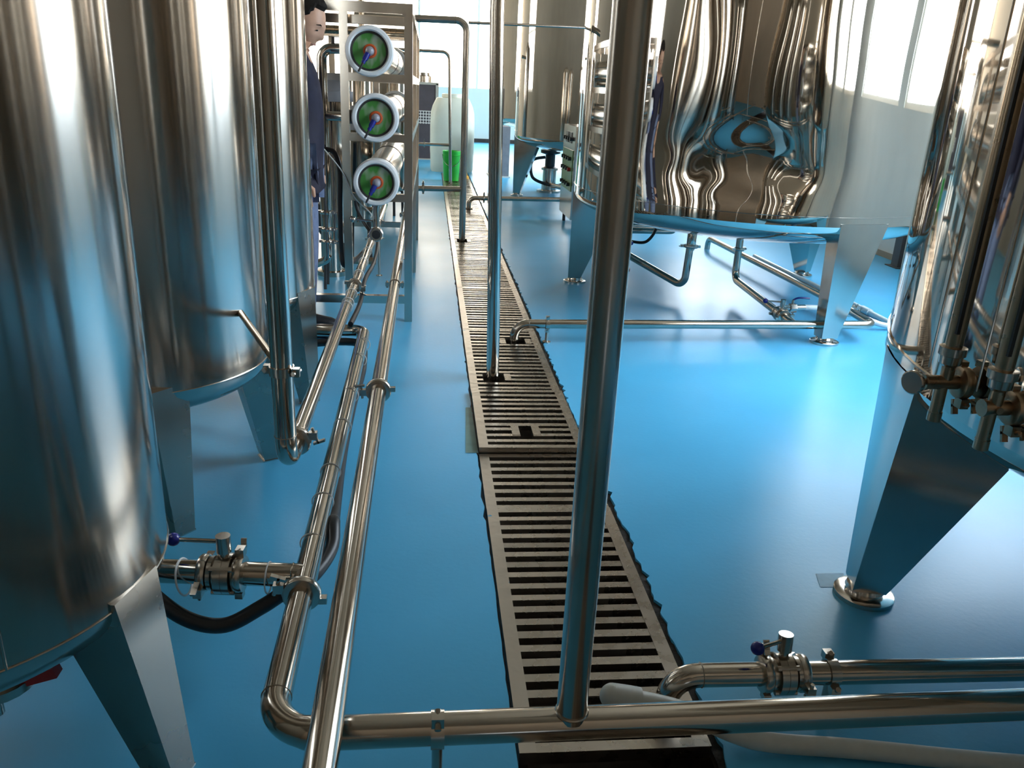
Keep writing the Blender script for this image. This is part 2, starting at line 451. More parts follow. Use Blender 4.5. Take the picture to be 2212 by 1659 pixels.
tag(MB().box((XL, YB - .015, 0), (XR, YB, .09)).build('baseboard_back', 'dark_metal'), kind='structure')
tag(MB().box((XR - .012, YF, 0), (XR, YB, .05)).build('baseboard_right', 'wall_tan'), kind='structure')
# dark steel column in front of the right wall
t = empty('wall_column', (3.93, 6.42, 0), 'dark narrow steel column against the cream right wall', 'column')
MB().box((3.89, 6.35, 0.008), (3.98, 6.45, 4.69)).build('post', 'dark_metal', t)
MB().box((3.86, 6.31, 0), (4.02, 6.49, 0.008)).build('base_plate', 'dark_metal', t)

# ------------------------------------------------------------------ drain grates
BAR_W, BAR_P = 0.025, 0.0525
bar_meshes = {}
def bar_mesh(x0, x1):
    k = (round(x0, 3), round(x1, 3))
    if k not in bar_meshes:
        m = MB().box((x0, -BAR_W / 2, -0.020), (x1, BAR_W / 2, 0.0))
        o = m.build('bar', 'grate_steel'); bar_meshes[k] = o.data; bpy.data.objects.remove(o)
    return bar_meshes[k]
GI0, GI1 = GL + 0.036, GR - 0.036
panels = [(0.16, 1.215, -0.03), (1.262, 2.272, 0.0), (2.278, 2.690, -0.006), (2.700, 3.308, 0.016), (3.314, 4.300, 0.0)]
y = 4.306
while y < 12.9: panels.append((y, min(y + 0.994, 12.98), 0.0)); y += 1.0
cuts = [  # (y0, y1, x0, x1) where the grate is cut away for a pipe
    (3.475, 3.565, 0.255, 0.355), (4.045, 4.135, 0.41, 0.515), (7.02, 7.12, 0.245, 0.335),
    (2.815, 2.905, 0.355, 0.405), (1.30, 1.40, 0.46, 0.565), (9.0, 9.1, 0.39, 0.48), (11.56, 11.64, 0.26, 0.34)]
glabels = ['lowest drain grate, nearest of the row, cut off by the bottom edge',
    'large stainless drain grate behind the thick upright pipe at the front',
    'short sunken stainless drain grate just behind the nearest full panel',
    'short raised stainless drain grate with a small square hole framed by two plates',
    'drain grate pierced by the thin upright pipe and the middle cross pipe elbow']
for gi, (y0, y1, dz) in enumerate(panels):
    lab = glabels[gi] if gi < len(glabels) else ('%s drain grate behind the one the thin upright pipe pierces' % ['first', 'second', 'third', 'fourth', 'fifth', 'sixth', 'seventh', 'eighth', 'ninth'][gi - 5])
    g = empty('drain_grate', (0, y0, dz), lab, 'drain grate', 'drain grates along the floor trough')
    z = dz + 0.002
    for (a, b, mt) in ((GL + .001, GI0, 'rail_steel'), (GI1, GR - .001, 'grate_steel')):
        MB().box((a, y0, z - 0.03), (b, y1, z + 0.001)).build('side_rail', mt, g)
    for e in (y0, y1 - 0.026):
        MB().box((GI0, e, z - 0.03), (GI1, e + 0.026, z + 0.0005)).build('end_rail', 'grate_steel', g)
    MB().box((GL - .012, y0 + .002, -0.06), (GL + 0.02, y1 - .002, dz - 0.0285)).build('ledge', 'trough_dark', g); MB().box((GR - 0.02, y0 + .002, -0.06), (GR + .03, y1 - .002, min(dz - 0.0285, -.014))).build('ledge', 'trough_dark', g)
    nb = int((y1 - y0 - 0.06) / BAR_P); pit = (y1 - y0 - 0.026) / (nb + 1)
    for k in range(1, nb + 1):
        yc = y0 + 0.013 + pit * k
        spans = [(GI0, GI1)]
        for (c0, c1, x0, x1) in cuts:
            if c0 < yc + BAR_W / 2 and c1 > yc - BAR_W / 2:
                ns = []
                for a, b in spans:
                    if x0 > a: ns.append((a, min(b, x0)))
                    if x1 < b: ns.append((max(a, x1), b))
                spans = [q for q in ns if q[1] - q[0] > 0.012]
        for a, b in spans:
            o = bpy.data.objects.new('bar', bar_mesh(a, b)); COL.objects.link(o); o.parent = g
            o.location = (0, yc - y0, 0.002 + rnd.uniform(-0.0012, 0.0012))
            o.rotation_euler = (rnd.uniform(-.05, .05), rnd.uniform(-.003, .003), 0)
    for (c0, c1, x0, x1) in cuts:
        if c0 > y0 and c1 < y1:
            for xx in ((x0 - 0.03, x0), (x1, x1 + 0.03)):
                if xx[0] > GI0 and xx[1] < GI1:
                    MB().box((xx[0], c0, z - 0.02), (xx[1], c1, z + 0.0012)).build('trim_plate', 'grate_steel', g)
# ragged dark filler along the right edge of the trough
m = MB(); r = random.Random(11); prev = None; vs = []; fs = []
yy = -1.0
while yy < 12.95:
    vs += [(GR + .0005, yy, -0.012 + r.random() * .004), (GR + 0.016, yy, -0.004 - r.random() * 0.006), (GR + 0.038, yy, -0.012)]
    yy += r.uniform(.012, .03)
for k in range(len(vs) // 3 - 1):
    a = 3 * k; fs += [(a, a + 1, a + 4, a + 3), (a + 1, a + 2, a + 5, a + 4)]
m.add(vs, fs, False)
tag(m.build('trim_2', 'edge_dark'), 'crumbling dark filler along the right edge of the trough', kind='structure')

# ------------------------------------------------------------------ big mirror tanks on the right
def big_leg(root, cx, cy, R, th, rim, wt=0.31, dt=0.33, toff=0.0):
    u = V3((math.cos(th), math.sin(th), 0)); v = V3((-u.y, u.x, 0)); c = V3((cx, cy, 0))
    zb = 0.035; ro = R + 0.006
    P = lambda r_, t_, z_: c + u * r_ + v * t_ + V3((0, 0, z_))
    ztop = rim + 0.03
    top = [None, None, P(ro - dt, toff + wt / 2 * .92, rim - .02), P(ro - dt, toff - wt / 2 * .92, rim - .02)]
    bot = [P(ro - .004, -.048, zb), P(ro - .004, .048, zb), P(ro - .09, .044, zb), P(ro - .09, -.044, zb)]
    # outer plate follows the round shell at its top edge
    n = 6; vs = []; fs = []
    for i in range(n + 1):
        f = i / n; t = toff + (-wt / 2 + wt * f); rr = math.sqrt(max(R * R - t * t, 0)) + 0.0025
        vs.append(P(rr, t, ztop)); tb = -.048 + .096 * f; vs.append(P(ro - .004, tb, zb))
    for i in range(n): fs.append((2 * i, 2 * i + 1, 2 * i + 3, 2 * i + 2))
    m = MB().add(vs, fs, False)
    a, b = vs[0], vs[2 * n]
    m.add([a, top[3], bot[3], bot[0]], [(0, 1, 2, 3)], False)
    m.add([b, top[2], bot[2], bot[1]], [(3, 2, 1, 0)], False)
    m.add([top[2], top[3], bot[3], bot[2]], [(0, 1, 2, 3)], False)
    m.add([a, b, top[2], top[3]], [(0, 1, 2, 3)], False)
    lg = m.build('leg', 'leg_steel', root)
    fc = P(ro - .047, 0, 0)
    MB().rings(fc, (0, 0, 1), [(0, .078), (0.012, .078), (0.014, .074), (0.015, .045), (0.022, .045), (0.026, .052), (0.036, .048)], 28).build('foot', 'leg_steel', lg)
def big_tank(cx, cy, R, rim, h, angs, label, mat='mirror_steel', dish=0.185, name='mixing_tank', dents=None):
    t = empty(name, (cx, cy, 0), label, 'tank', 'large mirror finish tanks')
    n = 96
    if dents:
        vs = []; fs = []; nn = 200; kk = 90
        for k in range(kk + 1):
            z = rim + .012 + (h - rim) * (k / kk) ** 1.25
            for i in range(nn):
                a = 2 * math.pi * i / nn; r_ = R
                for (a0, sa, z0, sz, dep) in dents:
                    da = (math.degrees(a) - a0 + 180) % 360 - 180
                    r_ -= dep * math.exp(-(da / sa) ** 2 - ((z - z0) / sz) ** 2) * min(1, (z - rim - .012) / .10)
                vs.append((cx + r_ * math.cos(a), cy + r_ * math.sin(a), z))
        for k in range(kk):
            for i in range(nn): fs.append((k * nn + i, k * nn + (i + 1) % nn, (k + 1) * nn + (i + 1) % nn, (k + 1) * nn + i))
        MB().add(vs, fs, True).build('shell', mat, t)
    else:
        MB().rings((cx, cy, 0), (0, 0, 1), [(rim + .012, R)] + [(rim + .012 + (h - rim) * k / 20, R) for k in range(1, 21)], n, False).build('shell', mat, t)
    pr = []
    for k in range(13):
        f = k / 12.0; pr.append((rim + .012 - dish * (1 - (1 - f) ** 2) ** .9 if False else rim + .012 - dish * math.sin(math.pi / 2 * f) ** 1.0, R * math.cos(math.pi / 2 * f) ** .75 if f < 1 else 0.02))
    pr[0] = (rim + .012, R)
    MB().rings((cx, cy, 0), (0, 0, 1), [(z_, r_) for z_, r_ in pr], n, False).build('bottom_dish', 'mirror_steel_flat', t)
    MB().rings((cx, cy, 0), (0, 0, 1), [(rim + .06, R), (rim + .06, R + .004), (rim + .064, R + .004), (rim + .064, R)], n, False).build('rim_seam', 'leg_steel', t)
    top = [(h + .012, R)] + [(h + .012 + .28 * math.sin(math.pi / 2 * k / 8), R * math.cos(math.pi / 2 * k / 8) ** .8 if k < 8 else .05) for k in range(1, 9)]
    MB().rings((cx, cy, 0), (0, 0, 1), top, n, True).build('top_dish', 'mirror_steel_flat', t)
    MB().rings((cx, cy, 0), (0, 0, 1), [(h + .27, .22), (h + .36, .22), (h + .365, .25), (h + .40, .25), (h + .42, .1)], 32).build('manway', 'pipe_steel', t)
    for a in angs: big_leg(t, cx, cy, R, math.radians(a), rim, toff=.10 if a < 0 else 0.0, dt=.13 if a < 0 else .33)
    return t
DX, DY, EX, EY, TR = 2.07, 5.24, 2.23, 1.46, 1.13
ANG = (163, 41.6, -82.6)
big_tank(DX, DY, TR, 0.635, 2.55, ANG, 'large mirror polished tank on three legs with a warped reflection, in the middle right', dents=[(-116, 24, .95, .19, .042), (-104, 12, 1.25, .25, .010), (-130, 8, 1.3, .35, .010), (-118, 7, 1.5, .3, -.007), (-125, 5, .86, .06, .006), (-108, 5, .83, .05, -.005), (-116, 4, .79, .05, .005), (-100, 5, .90, .06, .006), (-131, 4, .95, .08, -.006), (-112, 4, 1.05, .07, .004)])
big_tank(EX, EY, TR, 0.635, 2.55, ANG, 'large mirror polished tank at the right edge, in front, with level gauges on its side', 'mirror_steel_flat')
big_tank(2.15, 10.12, TR, 0.74, 2.75, ANG, 'mirror polished tank behind the control cabinet with a pump under it', 'mirror_steel_flat')
big_tank(2.20, 15.4, TR, 0.78, 2.75, ANG, 'farthest mirror polished tank near the white plastic tank', 'mirror_steel_flat')

# ------------------------------------------------------------------ satin tanks on the left
def small_leg(root, cx, cy, R, th, face, rim, wt=.062, dt=.13, splay=.03):
    u = V3((math.cos(face), math.sin(face), 0)); v = V3((-u.y, u.x, 0))
    e = V3((math.cos(th), math.sin(th), 0)); c = V3((cx, cy, 0)) + e * (R + .004)
    def ring(z, wo, wi, d):
        q = c + V3((0, 0, z)) + e * splay * (1 - z / rim)
        return [q - v * wo, q + v * wo, q - u * d + v * wi, q - u * d - v * wi]
    a = ring(rim + .015, wt, wt * 1.12, dt); b = ring(0.004, wt * .5, wt * .52, dt * .42)
    m = MB().add(a + b, [(0, 4, 5, 1), (1, 5, 6, 2), (2, 6, 7, 3), (3, 7, 4, 0), (4, 7, 6, 5), (0, 1, 2, 3)], False)
    lg = m.build('leg', 'dark_leg_steel', root)
    f = ring(0.0, wt * .55, wt * .57, dt * .46); f2 = ring(0.004, wt * .55, wt * .57, dt * .46)
    MB().add(f + f2, [(0, 4, 5, 1), (1, 5, 6, 2), (2, 6, 7, 3), (3, 7, 4, 0), (0, 3, 2, 1), (4, 5, 6, 7)], False).build('foot_plate', 'leg_steel', lg)
def small_tank(cx, cy, R, rim, h, legs, seam, label):
    t = empty('filter_tank', (cx, cy, 0), label, 'tank', 'satin steel filter tanks on the left')
    n = 72
    MB().rings((cx, cy, 0), (0, 0, 1), [(rim, R)] + [(rim + (h - rim) * k / 12, R) for k in range(1, 13)], n, False).build('shell', 'satin_steel', t)
    pr = [(rim - .115 * math.sin(math.pi / 2 * k / 10), R * (math.cos(math.pi / 2 * k / 10) ** .62 if k < 10 else .05)) for k in range(11)]
    MB().rings((cx, cy, 0), (0, 0, 1), pr, n, True).build('bottom_dish', 'satin_steel', t)
    tp = [(h + .12 * math.sin(math.pi / 2 * k / 8), R * (math.cos(math.pi / 2 * k / 8) ** .62 if k < 8 else .1)) for k in range(9)]
    MB().rings((cx, cy, 0), (0, 0, 1), tp, n, True).build('top_dish', 'satin_steel', t)
    MB().torus((cx, cy, rim), (0, 0, 1), R, .0022, 96, 6).build('weld_ring', 'pipe_steel_satin', t)
    s = math.radians(seam); q = V3((cx + R * math.cos(s), cy + R * math.sin(s), 0))
    MB().cyl((q.x, q.y, rim), (q.x, q.y, h), .0026, n=6).build('weld_seam', 'pipe_steel_satin', t)
    for th, fc in legs: small_leg(t, cx, cy, R, math.radians(th), math.radians(fc), rim, wt=.062, splay=.05 if cy < 1.5 else .02)
    return t
TA = small_tank(-.86, 1.34, .373, .405, 2.1, [(-14, -14), (76, 76), (166, 166), (256, 256)], -50, 'satin stainless steel tank at the left edge, nearest the viewer')
TB = small_tank(-.877, 2.484, .375, .43, 2.1, [(-62, -38), (28, 28), (118, 118), (208, 208)], -78, 'satin stainless steel tank second from the left edge, with a pipe bracket on its side')
TC = small_tank(-.836, 3.30, .375, .46, 2.1, [(-18, -24), (72, 72), (162, 162), (252, 252)], -120, 'satin stainless steel tank behind the upright pipe, standing in front of the person')
p = aty(40, 1480, 1.22)
b = MB().cyl((p.x - .03, p.y, .34), (p.x - .03, p.y, .26), .045, n=20).cyl((p.x - .03, p.y, .262), (p.x - .03, p.y, .245), .06, n=20).cyl((p.x - .02, p.y - .04, .25), (p.x - .02, p.y - .04, .215), .012, n=10)
b.build('drain_fitting', 'cast_steel', TA)
MB().obox((p.x + .045, p.y - .01, .27), (1, 0, .3), (.03, .012, .010)).build('drain_handle', 'red_plastic', TA)

# ------------------------------------------------------------------ pipes on the left side
RP = 0.0255
# P1: upright with bottom elbow running back under the membrane skid
P1X, P1Z, V3Y = -.338, .372, 1.83
t = empty('upright_pipe', (P1X, V3Y, P1Z), 'stainless pipe coming down beside the second left tank and bending back', 'pipe')
path = fillet([(P1X, V3Y, 3.6), (P1X, V3Y, P1Z), (P1X, 2.02, P1Z)], .062, 10)
MB().tube(path, RP, 28).build('upright', 'pipe_steel', t)
weld_ring(t, (P1X, V3Y, P1Z + .075), (0, 0, 1), RP); 
MB().tube([(P1X, 2.02, P1Z), (P1X, 6.25, P1Z)], .0215, 24).build('run', 'pipe_steel', t)
clamp(t, (P1X, 1.965, P1Z), (0, 1, 0), RP, (1, 0, .35))
clamp(t, (P1X, 3.72, P1Z), (0, 1, 0), .0215, (1, 0, -.4))
clamp(t, (P1X, 5.0, P1Z), (0, 1, 0), .0215, (1, 0, .3))
ties(t, [((P1X, yy, P1Z), (0, 1, rnd.uniform(-.15, .15))) for yy in (3.33, 3.40, 3.56, 3.95, 4.25, 4.55, 4.85)], .0235)
MB().tube(fillet([(P1X, 6.2, P1Z), (P1X, 6.5, P1Z), (-.62, 6.5, P1Z), (-.62, 6.5, .12)], .06), .0215, 20).build('tail', 'pipe_steel', t)
holder(t, (P1X, 5.6, P1Z), (0, 1, 0), .0215, 0.0, ears=(1, 0, 0))
# bracket from the tank to the upright
a = V3((P1X, V3Y, .612)); tk = V3((-.535, 2.323, .612)); d = (a - tk).normalized()
br = holder(t, a, (0, 0, 1), RP, ears=(1, -.35, 0), post=False)
MB().cyl(tk - d * .01, a - d * RP, .0095, n=14).build('bracket_rod', 'bronze_steel', br)
# cable alongside P1
cab = spline([(-.31, 3.2, .335), (-.305, 3.6, .318), (-.312, 4.0, .335), (-.303, 4.5, .315), (-.31, 5.0, .33), (-.36, 5.35, .32), (-.48, 5.5, .5), (-.46, 5.3, .9)], 8)
tag(MB().tube(cab, .011, 10).build('black_cable', 'black_rubber'), 'black cable tied along the low pipe running under the membrane skid', 'cable')

# P2 + P4: U-shaped run with branches
P2X, P2Z, P4Y = -.258, .25, 1.07
t = empty('floor_pipe', (P2X, P4Y, P2Z), 'stainless pipe with a U bend crossing the drain trough at the front', 'pipe')
R4 = .0275
endB = atz(783, 712, P2Z)
path = fillet([(-.80, 3.40, P2Z), (P2X - .012, 3.40, P2Z), (P2X + .006, P4Y, P2Z), (2.0, P4Y + .02, P2Z), (2.15, P4Y + .25, P2Z), (2.23, 1.46, .46)], [.06, .085, .1, .08], 12)
MB().tube(path, [RP if k < 24 else R4 for k in range(len(path))], 32).build('run', 'pipe_steel', t)
weld_ring(t, (P2X + .005, 1.158, P2Z), (0, 1, 0), RP)
# tee branch to tank A
TY = 1.53
MB().tube(fillet([(P2X, TY, P2Z), (-.62, TY + .03, P2Z), (-.86, 1.40, P2Z - .03), (-.86, 1.34, .30)], [.05, .03], 8), RP, 28).build('branch', 'pipe_steel', t)
MB().torus((P2X - RP * .98, TY, P2Z), (1, 0, 0), RP * 1.02, .0022, 28, 6).build('weld_seam', 'pipe_steel', t)
butterfly_valve(t, (-.425, TY + .012, P2Z), (-1, .08, 0), RP, (-1, .1, 0), lever=.105)
clamp(t, (-.395, TY + .010, P2Z), (-1, .08, 0), RP, (0, .3, 1)); clamp(t, (-.47, TY + .016, P2Z), (-1, .08, 0), RP, (0, -1, -.4))
clamp(t, (P2X + .003, 1.462, P2Z), (0, 1, 0), RP, (-1, 0, .35))
MB().torus((-.335, TY + .006, P2Z - .008), (1, -.08, 0), RP + .008, .0016, 28, 6).build('cable_tie', 'tie_white', t)
MB().torus((-.515, TY + .02, P2Z - .012), (1, -.08, .2), RP + .014, .0022, 28, 6).build('cable_tie', 'tie_white', t)
ties(t, [((P2X - .002, yy, P2Z), (0, 1, rnd.uniform(-.1, .1))) for yy in (1.66, 1.86, 2.03, 2.35, 2.62, 3.0, 3.2)], RP)
butterfly_valve(t, (-.60, 3.40, P2Z), (-1, 0, 0), RP, (-.3, 1, 0)); clamp(t, (-.55, 3.40, P2Z), (-1, 0, 0), RP, (0, 0, 1)); clamp(t, (-.655, 3.40, P2Z), (-1, 0, 0), RP, (0, 0, 1))
holder(t, (aty(945, 1577, P4Y).x, P4Y, P2Z), (1, 0, 0), R4, 0.0, ears=(0, 0, 1) if False else (0, -.45, .9))
# thick upright standing on the cross pipe
UPX = aty(1237, 1525, P4Y).x
o = MB().tube([(UPX, P4Y + .004, P2Z + R4 * .5), (UPX, P4Y + .004, 3.6)], .0255, 32).build('upright', 'pipe_steel_satin', t)
tag(o, 'thick upright pipe welded onto the cross pipe')
MB().torus((UPX, P4Y + .004, P2Z + R4 * .98), (0, 0, 1), .0258, .0028, 32, 6).build('weld_seam', 'pipe_steel_satin', t)
# black hose below valve
hz = spline([(-.62, TY - .02, .30), (-.555, TY - .045, .232), (-.49, TY - .05, .178), (-.42, TY - .045, .160), (-.35, TY - .02, .185), (-.30, TY + .01, .205), (-.255, TY + .06, .205), (-.222, TY + .16, .215), (-.224, TY + .24, .24), (-.232, TY + .32, .222), (-.25, TY + .7, .215), (-.255, 2.6, .215), (-.252, 3.05, .215), (-.30, 3.35, .21), (-.52, 3.36, .20)], 8)
tag(MB().tube(hz, .0165, 14).build('black_hose', 'black_rubber'), 'thick black cable sleeve hanging under the valve of the nearest tank', 'hose')

# P3: higher straight pipe passing over the cross pipe
t = empty('floor_pipe', (-.142, 1.2, .335), 'straight stainless pipe from the bottom edge to the membrane skid, crossing over another pipe', 'pipe')
q0, q1 = V3((-.135, -1.2, .335)), V3((-.178, 7.0, .335))
MB().tube([q0, q1], RP, 28).build('run', 'pipe_steel', t)
d3 = (q1 - q0).normalized(); at3 = lambda Y: q0 + d3 * ((Y - q0.y) / d3.y)
clamp(t, at3(2.44), d3, RP, (-1, 0, -.12)); 
holder(t, at3(3.92), d3, RP, 0, ears=(1, 0, 0), post=False)
holder(t, at3(.5), d3, RP, 0, ears=(1, 0, 0)); holder(t, at3(6.2), d3, RP, 0, ears=(1, 0, 0))

# ------------------------------------------------------------------ pipes on the right side
# P5: drain pipe with valve entering the trough
t = empty('drain_pipe', (.52, 1.345, .11), 'stainless pipe with a blue knobbed valve in front right, its elbow dipping into the trough', 'pipe')
path = fillet([(.515, 1.352, -.12), (.515, 1.352, .108), (1.75, 1.33, .112), (1.95, 1.42, .2), (1.98, 1.44, .47)], [.062, .08, .08], 10)
MB().tube(path, .0255, 30).build('run', 'pipe_steel', t)
weld_ring(t, (.58, 1.351, .108), (1, 0, 0), .0255)
vx = aty(1690, 1450, 1.345).x
butterfly_valve(t, (vx, 1.347, .11), (1, 0, 0), .0255, (-1, -.35, 0), up=(-.08, .12, 1), lever=.075)
clamp(t, (vx - .038, 1.347, .11), (1, 0, 0), .0255, (-.1, .6, 1)); clamp(t, (vx + .042, 1.347, .11), (1, 0, 0), .0255, (0, -1, -.1))
hx = aty(1795, 1455, 1.345).x
holder(t, (hx, 1.346, .11), (1, 0, 0), .0255, 0, ears=(0, -.7, -.7))
# white PVC pipe lying by the trough
hp = spline([(.375, 1.285, .118), (.43, 1.282, .108), (.525, 1.272, .085), (.62, 1.255, .045), (.70, 1.243, .026), (.88, 1.222, .02), (1.2, 1.165, .02), (1.7, 1.10, .02)], 8)
t = empty('plastic_drain_pipe', (.375, 1.285, .1), 'off white plastic pipe leaning over the trough under the front cross pipe', 'pipe')
MB().tube(hp, .0195, 22).build('pipe', 'pvc_white', t)
MB().tube(hp[:9], .0255, 22).sphere(hp[0], .0255, 18).build('coupling', 'pvc_white', t)
# thin upright into the trough
t = empty('upright_pipe', (.303, 3.52, 0), 'thinner shiny upright pipe standing in the drain trough', 'pipe')
MB().tube([(.303, 3.52, -.15), aty(1066, 700, 3.49), aty(1074, 30, 3.45), (.265, 3.42, 3.6)], .0285, 28).build('upright', 'pipe_steel', t)
# P7: middle cross pipe (drain header) with elbow into the trough
P7Z = .10
y7 = lambda x: 4.085 + (x - .6) * .055
t = empty('drain_pipe', (.455, 4.09, P7Z), 'stainless cross pipe under the middle tank, ending in an elbow over the drain grate', 'pipe')
R7 = .024
path = fillet([(.455, 4.083, -.12), (.455, 4.083, P7Z), (2.50, y7(2.5), P7Z), (2.525, 4.75, P7Z), (2.47, 7.0, P7Z), (2.47, 7.0, -.05)], [.07, .065, .3, .07], 10)
MB().tube(path, R7, 26).build('run', 'pipe_steel', t)
weld_ring(t, (.53, 4.085, P7Z), (1, 0, 0), R7)
holder(t, (aty(1183, 702, 4.08).x, y7(.63), P7Z), (1, 0, 0), R7, 0)
clamp(t, (2.522, 4.50, P7Z), (0, 1, 0), R7, (1, 0, .5)); clamp(t, (2.524, 4.62, P7Z), (0, 1, 0), R7, (1, 0, .5))
# centre drain of tank D: down, elbow, diagonal to the header with valve
dn = V3((2.06, 5.22, .12))
tj = V3((2.02, y7(2.02), P7Z))
path = fillet([(2.06, 5.22, .47), dn, tj], [.065], 10)
MB().tube(path, R7, 24).build('branch', 'pipe_steel', t)
clamp(t, (2.06, 5.22, .40), (0, 0, 1), R7, (1, .4, 0)); clamp(t, (2.06, 5.22, .325), (0, 0, 1), R7, (1, .4, 0))
dd = (tj - dn).normalized()
vp = dn + dd * .86
butterfly_valve(t, vp, dd, R7, (-1, .2, 0), lever=.10); clamp(t, vp + dd * .05, dd, R7, (1, 0, .2)); clamp(t, vp - dd * .05, dd, R7, (1, 0, .2))
# tap with white hose on the header branch
t = empty('hose_tap', (2.12, 4.42, .12), 'small ball valve with a blue lever joining the white hose under the middle tank', 'valve')
MB().cyl((2.06, 4.42, .13), (2.20, 4.44, .13), .017, n=16).rings((2.10, 4.425, .13), (1, .1, 0), [(0, .02), (.002, .026), (.04, .026), (.042, .02)], 6).build('body', 'cast_steel', t)
MB().cyl((2.12, 4.43, .14), (2.12, 4.43, .175), .008, n=10).build('stem', 'cast_steel', t)
MB().tube(spline([(2.12, 4.43, .175), (2.15, 4.43, .188), (2.22, 4.435, .186)], 5), .006, 8).build('lever', 'blue_plastic', t)
hs = spline([(2.18, 4.44, .13), (2.3, 4.455, .125), (2.45, 4.47, .115), (2.6, 4.46, .065), (2.72, 4.44, .03), (2.9, 4.46, .02)], 8)
tag(MB().tube(hs, .0165, 14).build('white_hose', 'hose_milky'), 'milky white hose running behind the front leg of the middle tank', 'hose')
t = empty('plastic_pipe', (2.79, 4.94, .03), 'thin white plastic pipe on the floor behind the middle tank leg', 'pipe')
MB().tube([(2.75, 6.6, .022), (2.80, 4.93, .022), (2.80, 3.6, .022)], .018, 14).build('pipe', 'hose_milky', t)
MB().cyl((2.80, 4.86, .022), (2.80, 4.76, .022), .0235, n=16).build('coupling', 'hose_milky', t)
# second outlet of tank D
d1 = V3((1.675, 5.10, .085))
t = empty('outlet_pipe', (1.675, 5.10, .085), 'stainless outlet pipe of the middle tank bending in a V back to a valve', 'pipe')
e1 = V3((1.36, 5.62, .215))
MB().tube(fillet([(1.69, 5.10, .49), d1, e1], [.06], 10), R7, 24).build('run', 'pipe_steel', t)
MB().rings((1.69, 5.10, .33), (0, 0, 1), [(0, R7), (.03, .030), (.12, .030), (.135, R7)], 24).build('reducer', 'pipe_steel', t)
clamp(t, (1.69, 5.10, .455), (0, 0, 1), .03, (-1, .2, 0)); clamp(t, (1.69, 5.10, .355), (0, 0, 1), .03, (-1, .2, 0))
dd = (e1 - d1).normalized(); butterfly_valve(t, e1, dd, R7, (.4, -1, 0), lever=.09)
clamp(t, e1 - dd * .05, dd, R7, (0, 0, 1))
f1 = e1 + dd * .06
MB().tube(fillet([f1, f1 + dd * .22, V3((1.5, 6.25, .30)), V3((2.0, 6.3, .30))], [.05, .06], 6), R7, 20).build('tail', 'pipe_steel', t)
# transfer pump behind tank D with black cable loop
t = empty('transfer_pump', (1.42, 6.05, 0), 'small pump with a black motor and cable loop seen under the middle tank', 'pump')
MB().cyl((1.42, 6.0, .42), (1.42, 6.0, .60), .065, n=24).build('motor', 'black_plastic', t)
MB().rings((1.42, 6.0, 0), (0, 0, 1), [(.02, .09), (.05, .09), (.055, .055), (.40, .055), (.41, .085), (.43, .085)], 28).build('casing', 'pipe_steel', t)
MB().rings((1.42, 6.0, 0), (0, 0, 1), [(0, .11), (.02, .11)], 24).build('base_plate', 'dark_metal', t)
MB().tube(spline([(1.47, 5.98, .50), (1.60, 5.88, .48), (1.66, 5.85, .36), (1.60, 5.85, .25), (1.50, 5.88, .24), (1.44, 5.9, .26)], 8), .011, 10).build('cable', 'black_rubber', t)
p1, p2 = V3((1.47, 6.02, .30)), V3((2.0, 6.06, .28))
t = empty('transfer_pipe', tuple(p1), 'horizontal stainless pipe behind the legs of the middle tank', 'pipe')
MB().tube(fillet([p1, (1.86, 6.04, .30), (1.80, 6.9, .30), (1.80, 8.3, .30), (1.80, 8.35, .02)], [.05, .05, .05]), R7, 20).build('run', 'pipe_steel', t)
clamp(t, (1.84, 6.3, .30), (0, 1, 0), R7, (1, 0, 0))

# level gauges on tank E
def gauge(gx, gy, zt, label, knob=True):
    t = empty('level_gauge', (gx, gy, .735), label, 'gauge', 'level gauges on the front right tank')
    ex = EX - math.sqrt(TR ** 2 - (gy - EY) ** 2)
    kb = .045 if knob else .022
    body = MB().cyl((gx - kb, gy, .735), (ex + .01, gy, .735), .0145, n=20)
    body.cyl((gx - kb - .003, gy, .735), (gx - kb + .003, gy, .735), .0165, n=20)
    body.cyl((gx, gy, .735), (gx, gy, .775), .013, n=18).cyl((gx - .006, gy, .735), (gx - .006, gy, .665), .0125, n=18).cyl((gx - .006, gy, .672), (gx - .006, gy, .652), .0138, n=18)
    body.build('valve_body', 'bronze_steel', t)
    kd = V3((-1, 0, 0)) if knob else V3((0, -1, 0)); k0 = V3((gx, gy, .735)) + kd * (.048 if knob else .0)
    MB().cyl(k0, k0 + kd * .018, .007, n=12).build('stem', 'bronze_steel', t)
    if knob: MB().rings(k0 + kd * .018, (-1, -.5, 0), [(0, .022), (.002, .0245), (.008, .0245), (.010, .022)], 28).build('hand_knob', 'leg_steel', t)
    MB().rings((gx, gy, .77), (0, 0, 1), [(0, .014), (.006, .021), (.022, .022), (.024, .026), (.040, .026), (.042, .018)], 28).build('union_nut', 'cast_steel', t)
    MB().cyl((gx, gy, .81), (gx, gy, zt), .0165, n=24).build('gauge_tube', 'bronze_steel', t)
    MB().obox((gx - .009, gy - .0135, (zt + .83) / 2), (0, 0, 1), ((zt - .85) / 2, .0035, .0035)).build('sight_slot', 'black_plastic', t)
    c = clamp(t, (ex - .022, gy, .735), (1, 0, 0), .0215, (0, -.35, -1), 'bronze_steel')
    MB().cyl((gx - .028, gy + .02, .76), (gx - .028, gy + .02, zt), .0022, n=8).build('guide_rod', 'pipe_steel', t)
    MB().obox((gx + .03, gy, zt - .02), (1, 0, 0), (ex - gx + .01 if ex > gx else .05, .008, .008)).build('top_bracket', 'bronze_steel', t)
gauge(1.042, 1.45, 2.2, 'bronze tinted level gauge with a round hand knob on the front right tank')
gauge(1.050, 1.31, 2.2, 'bronze tinted level gauge tube nearest the right edge of the picture', False)

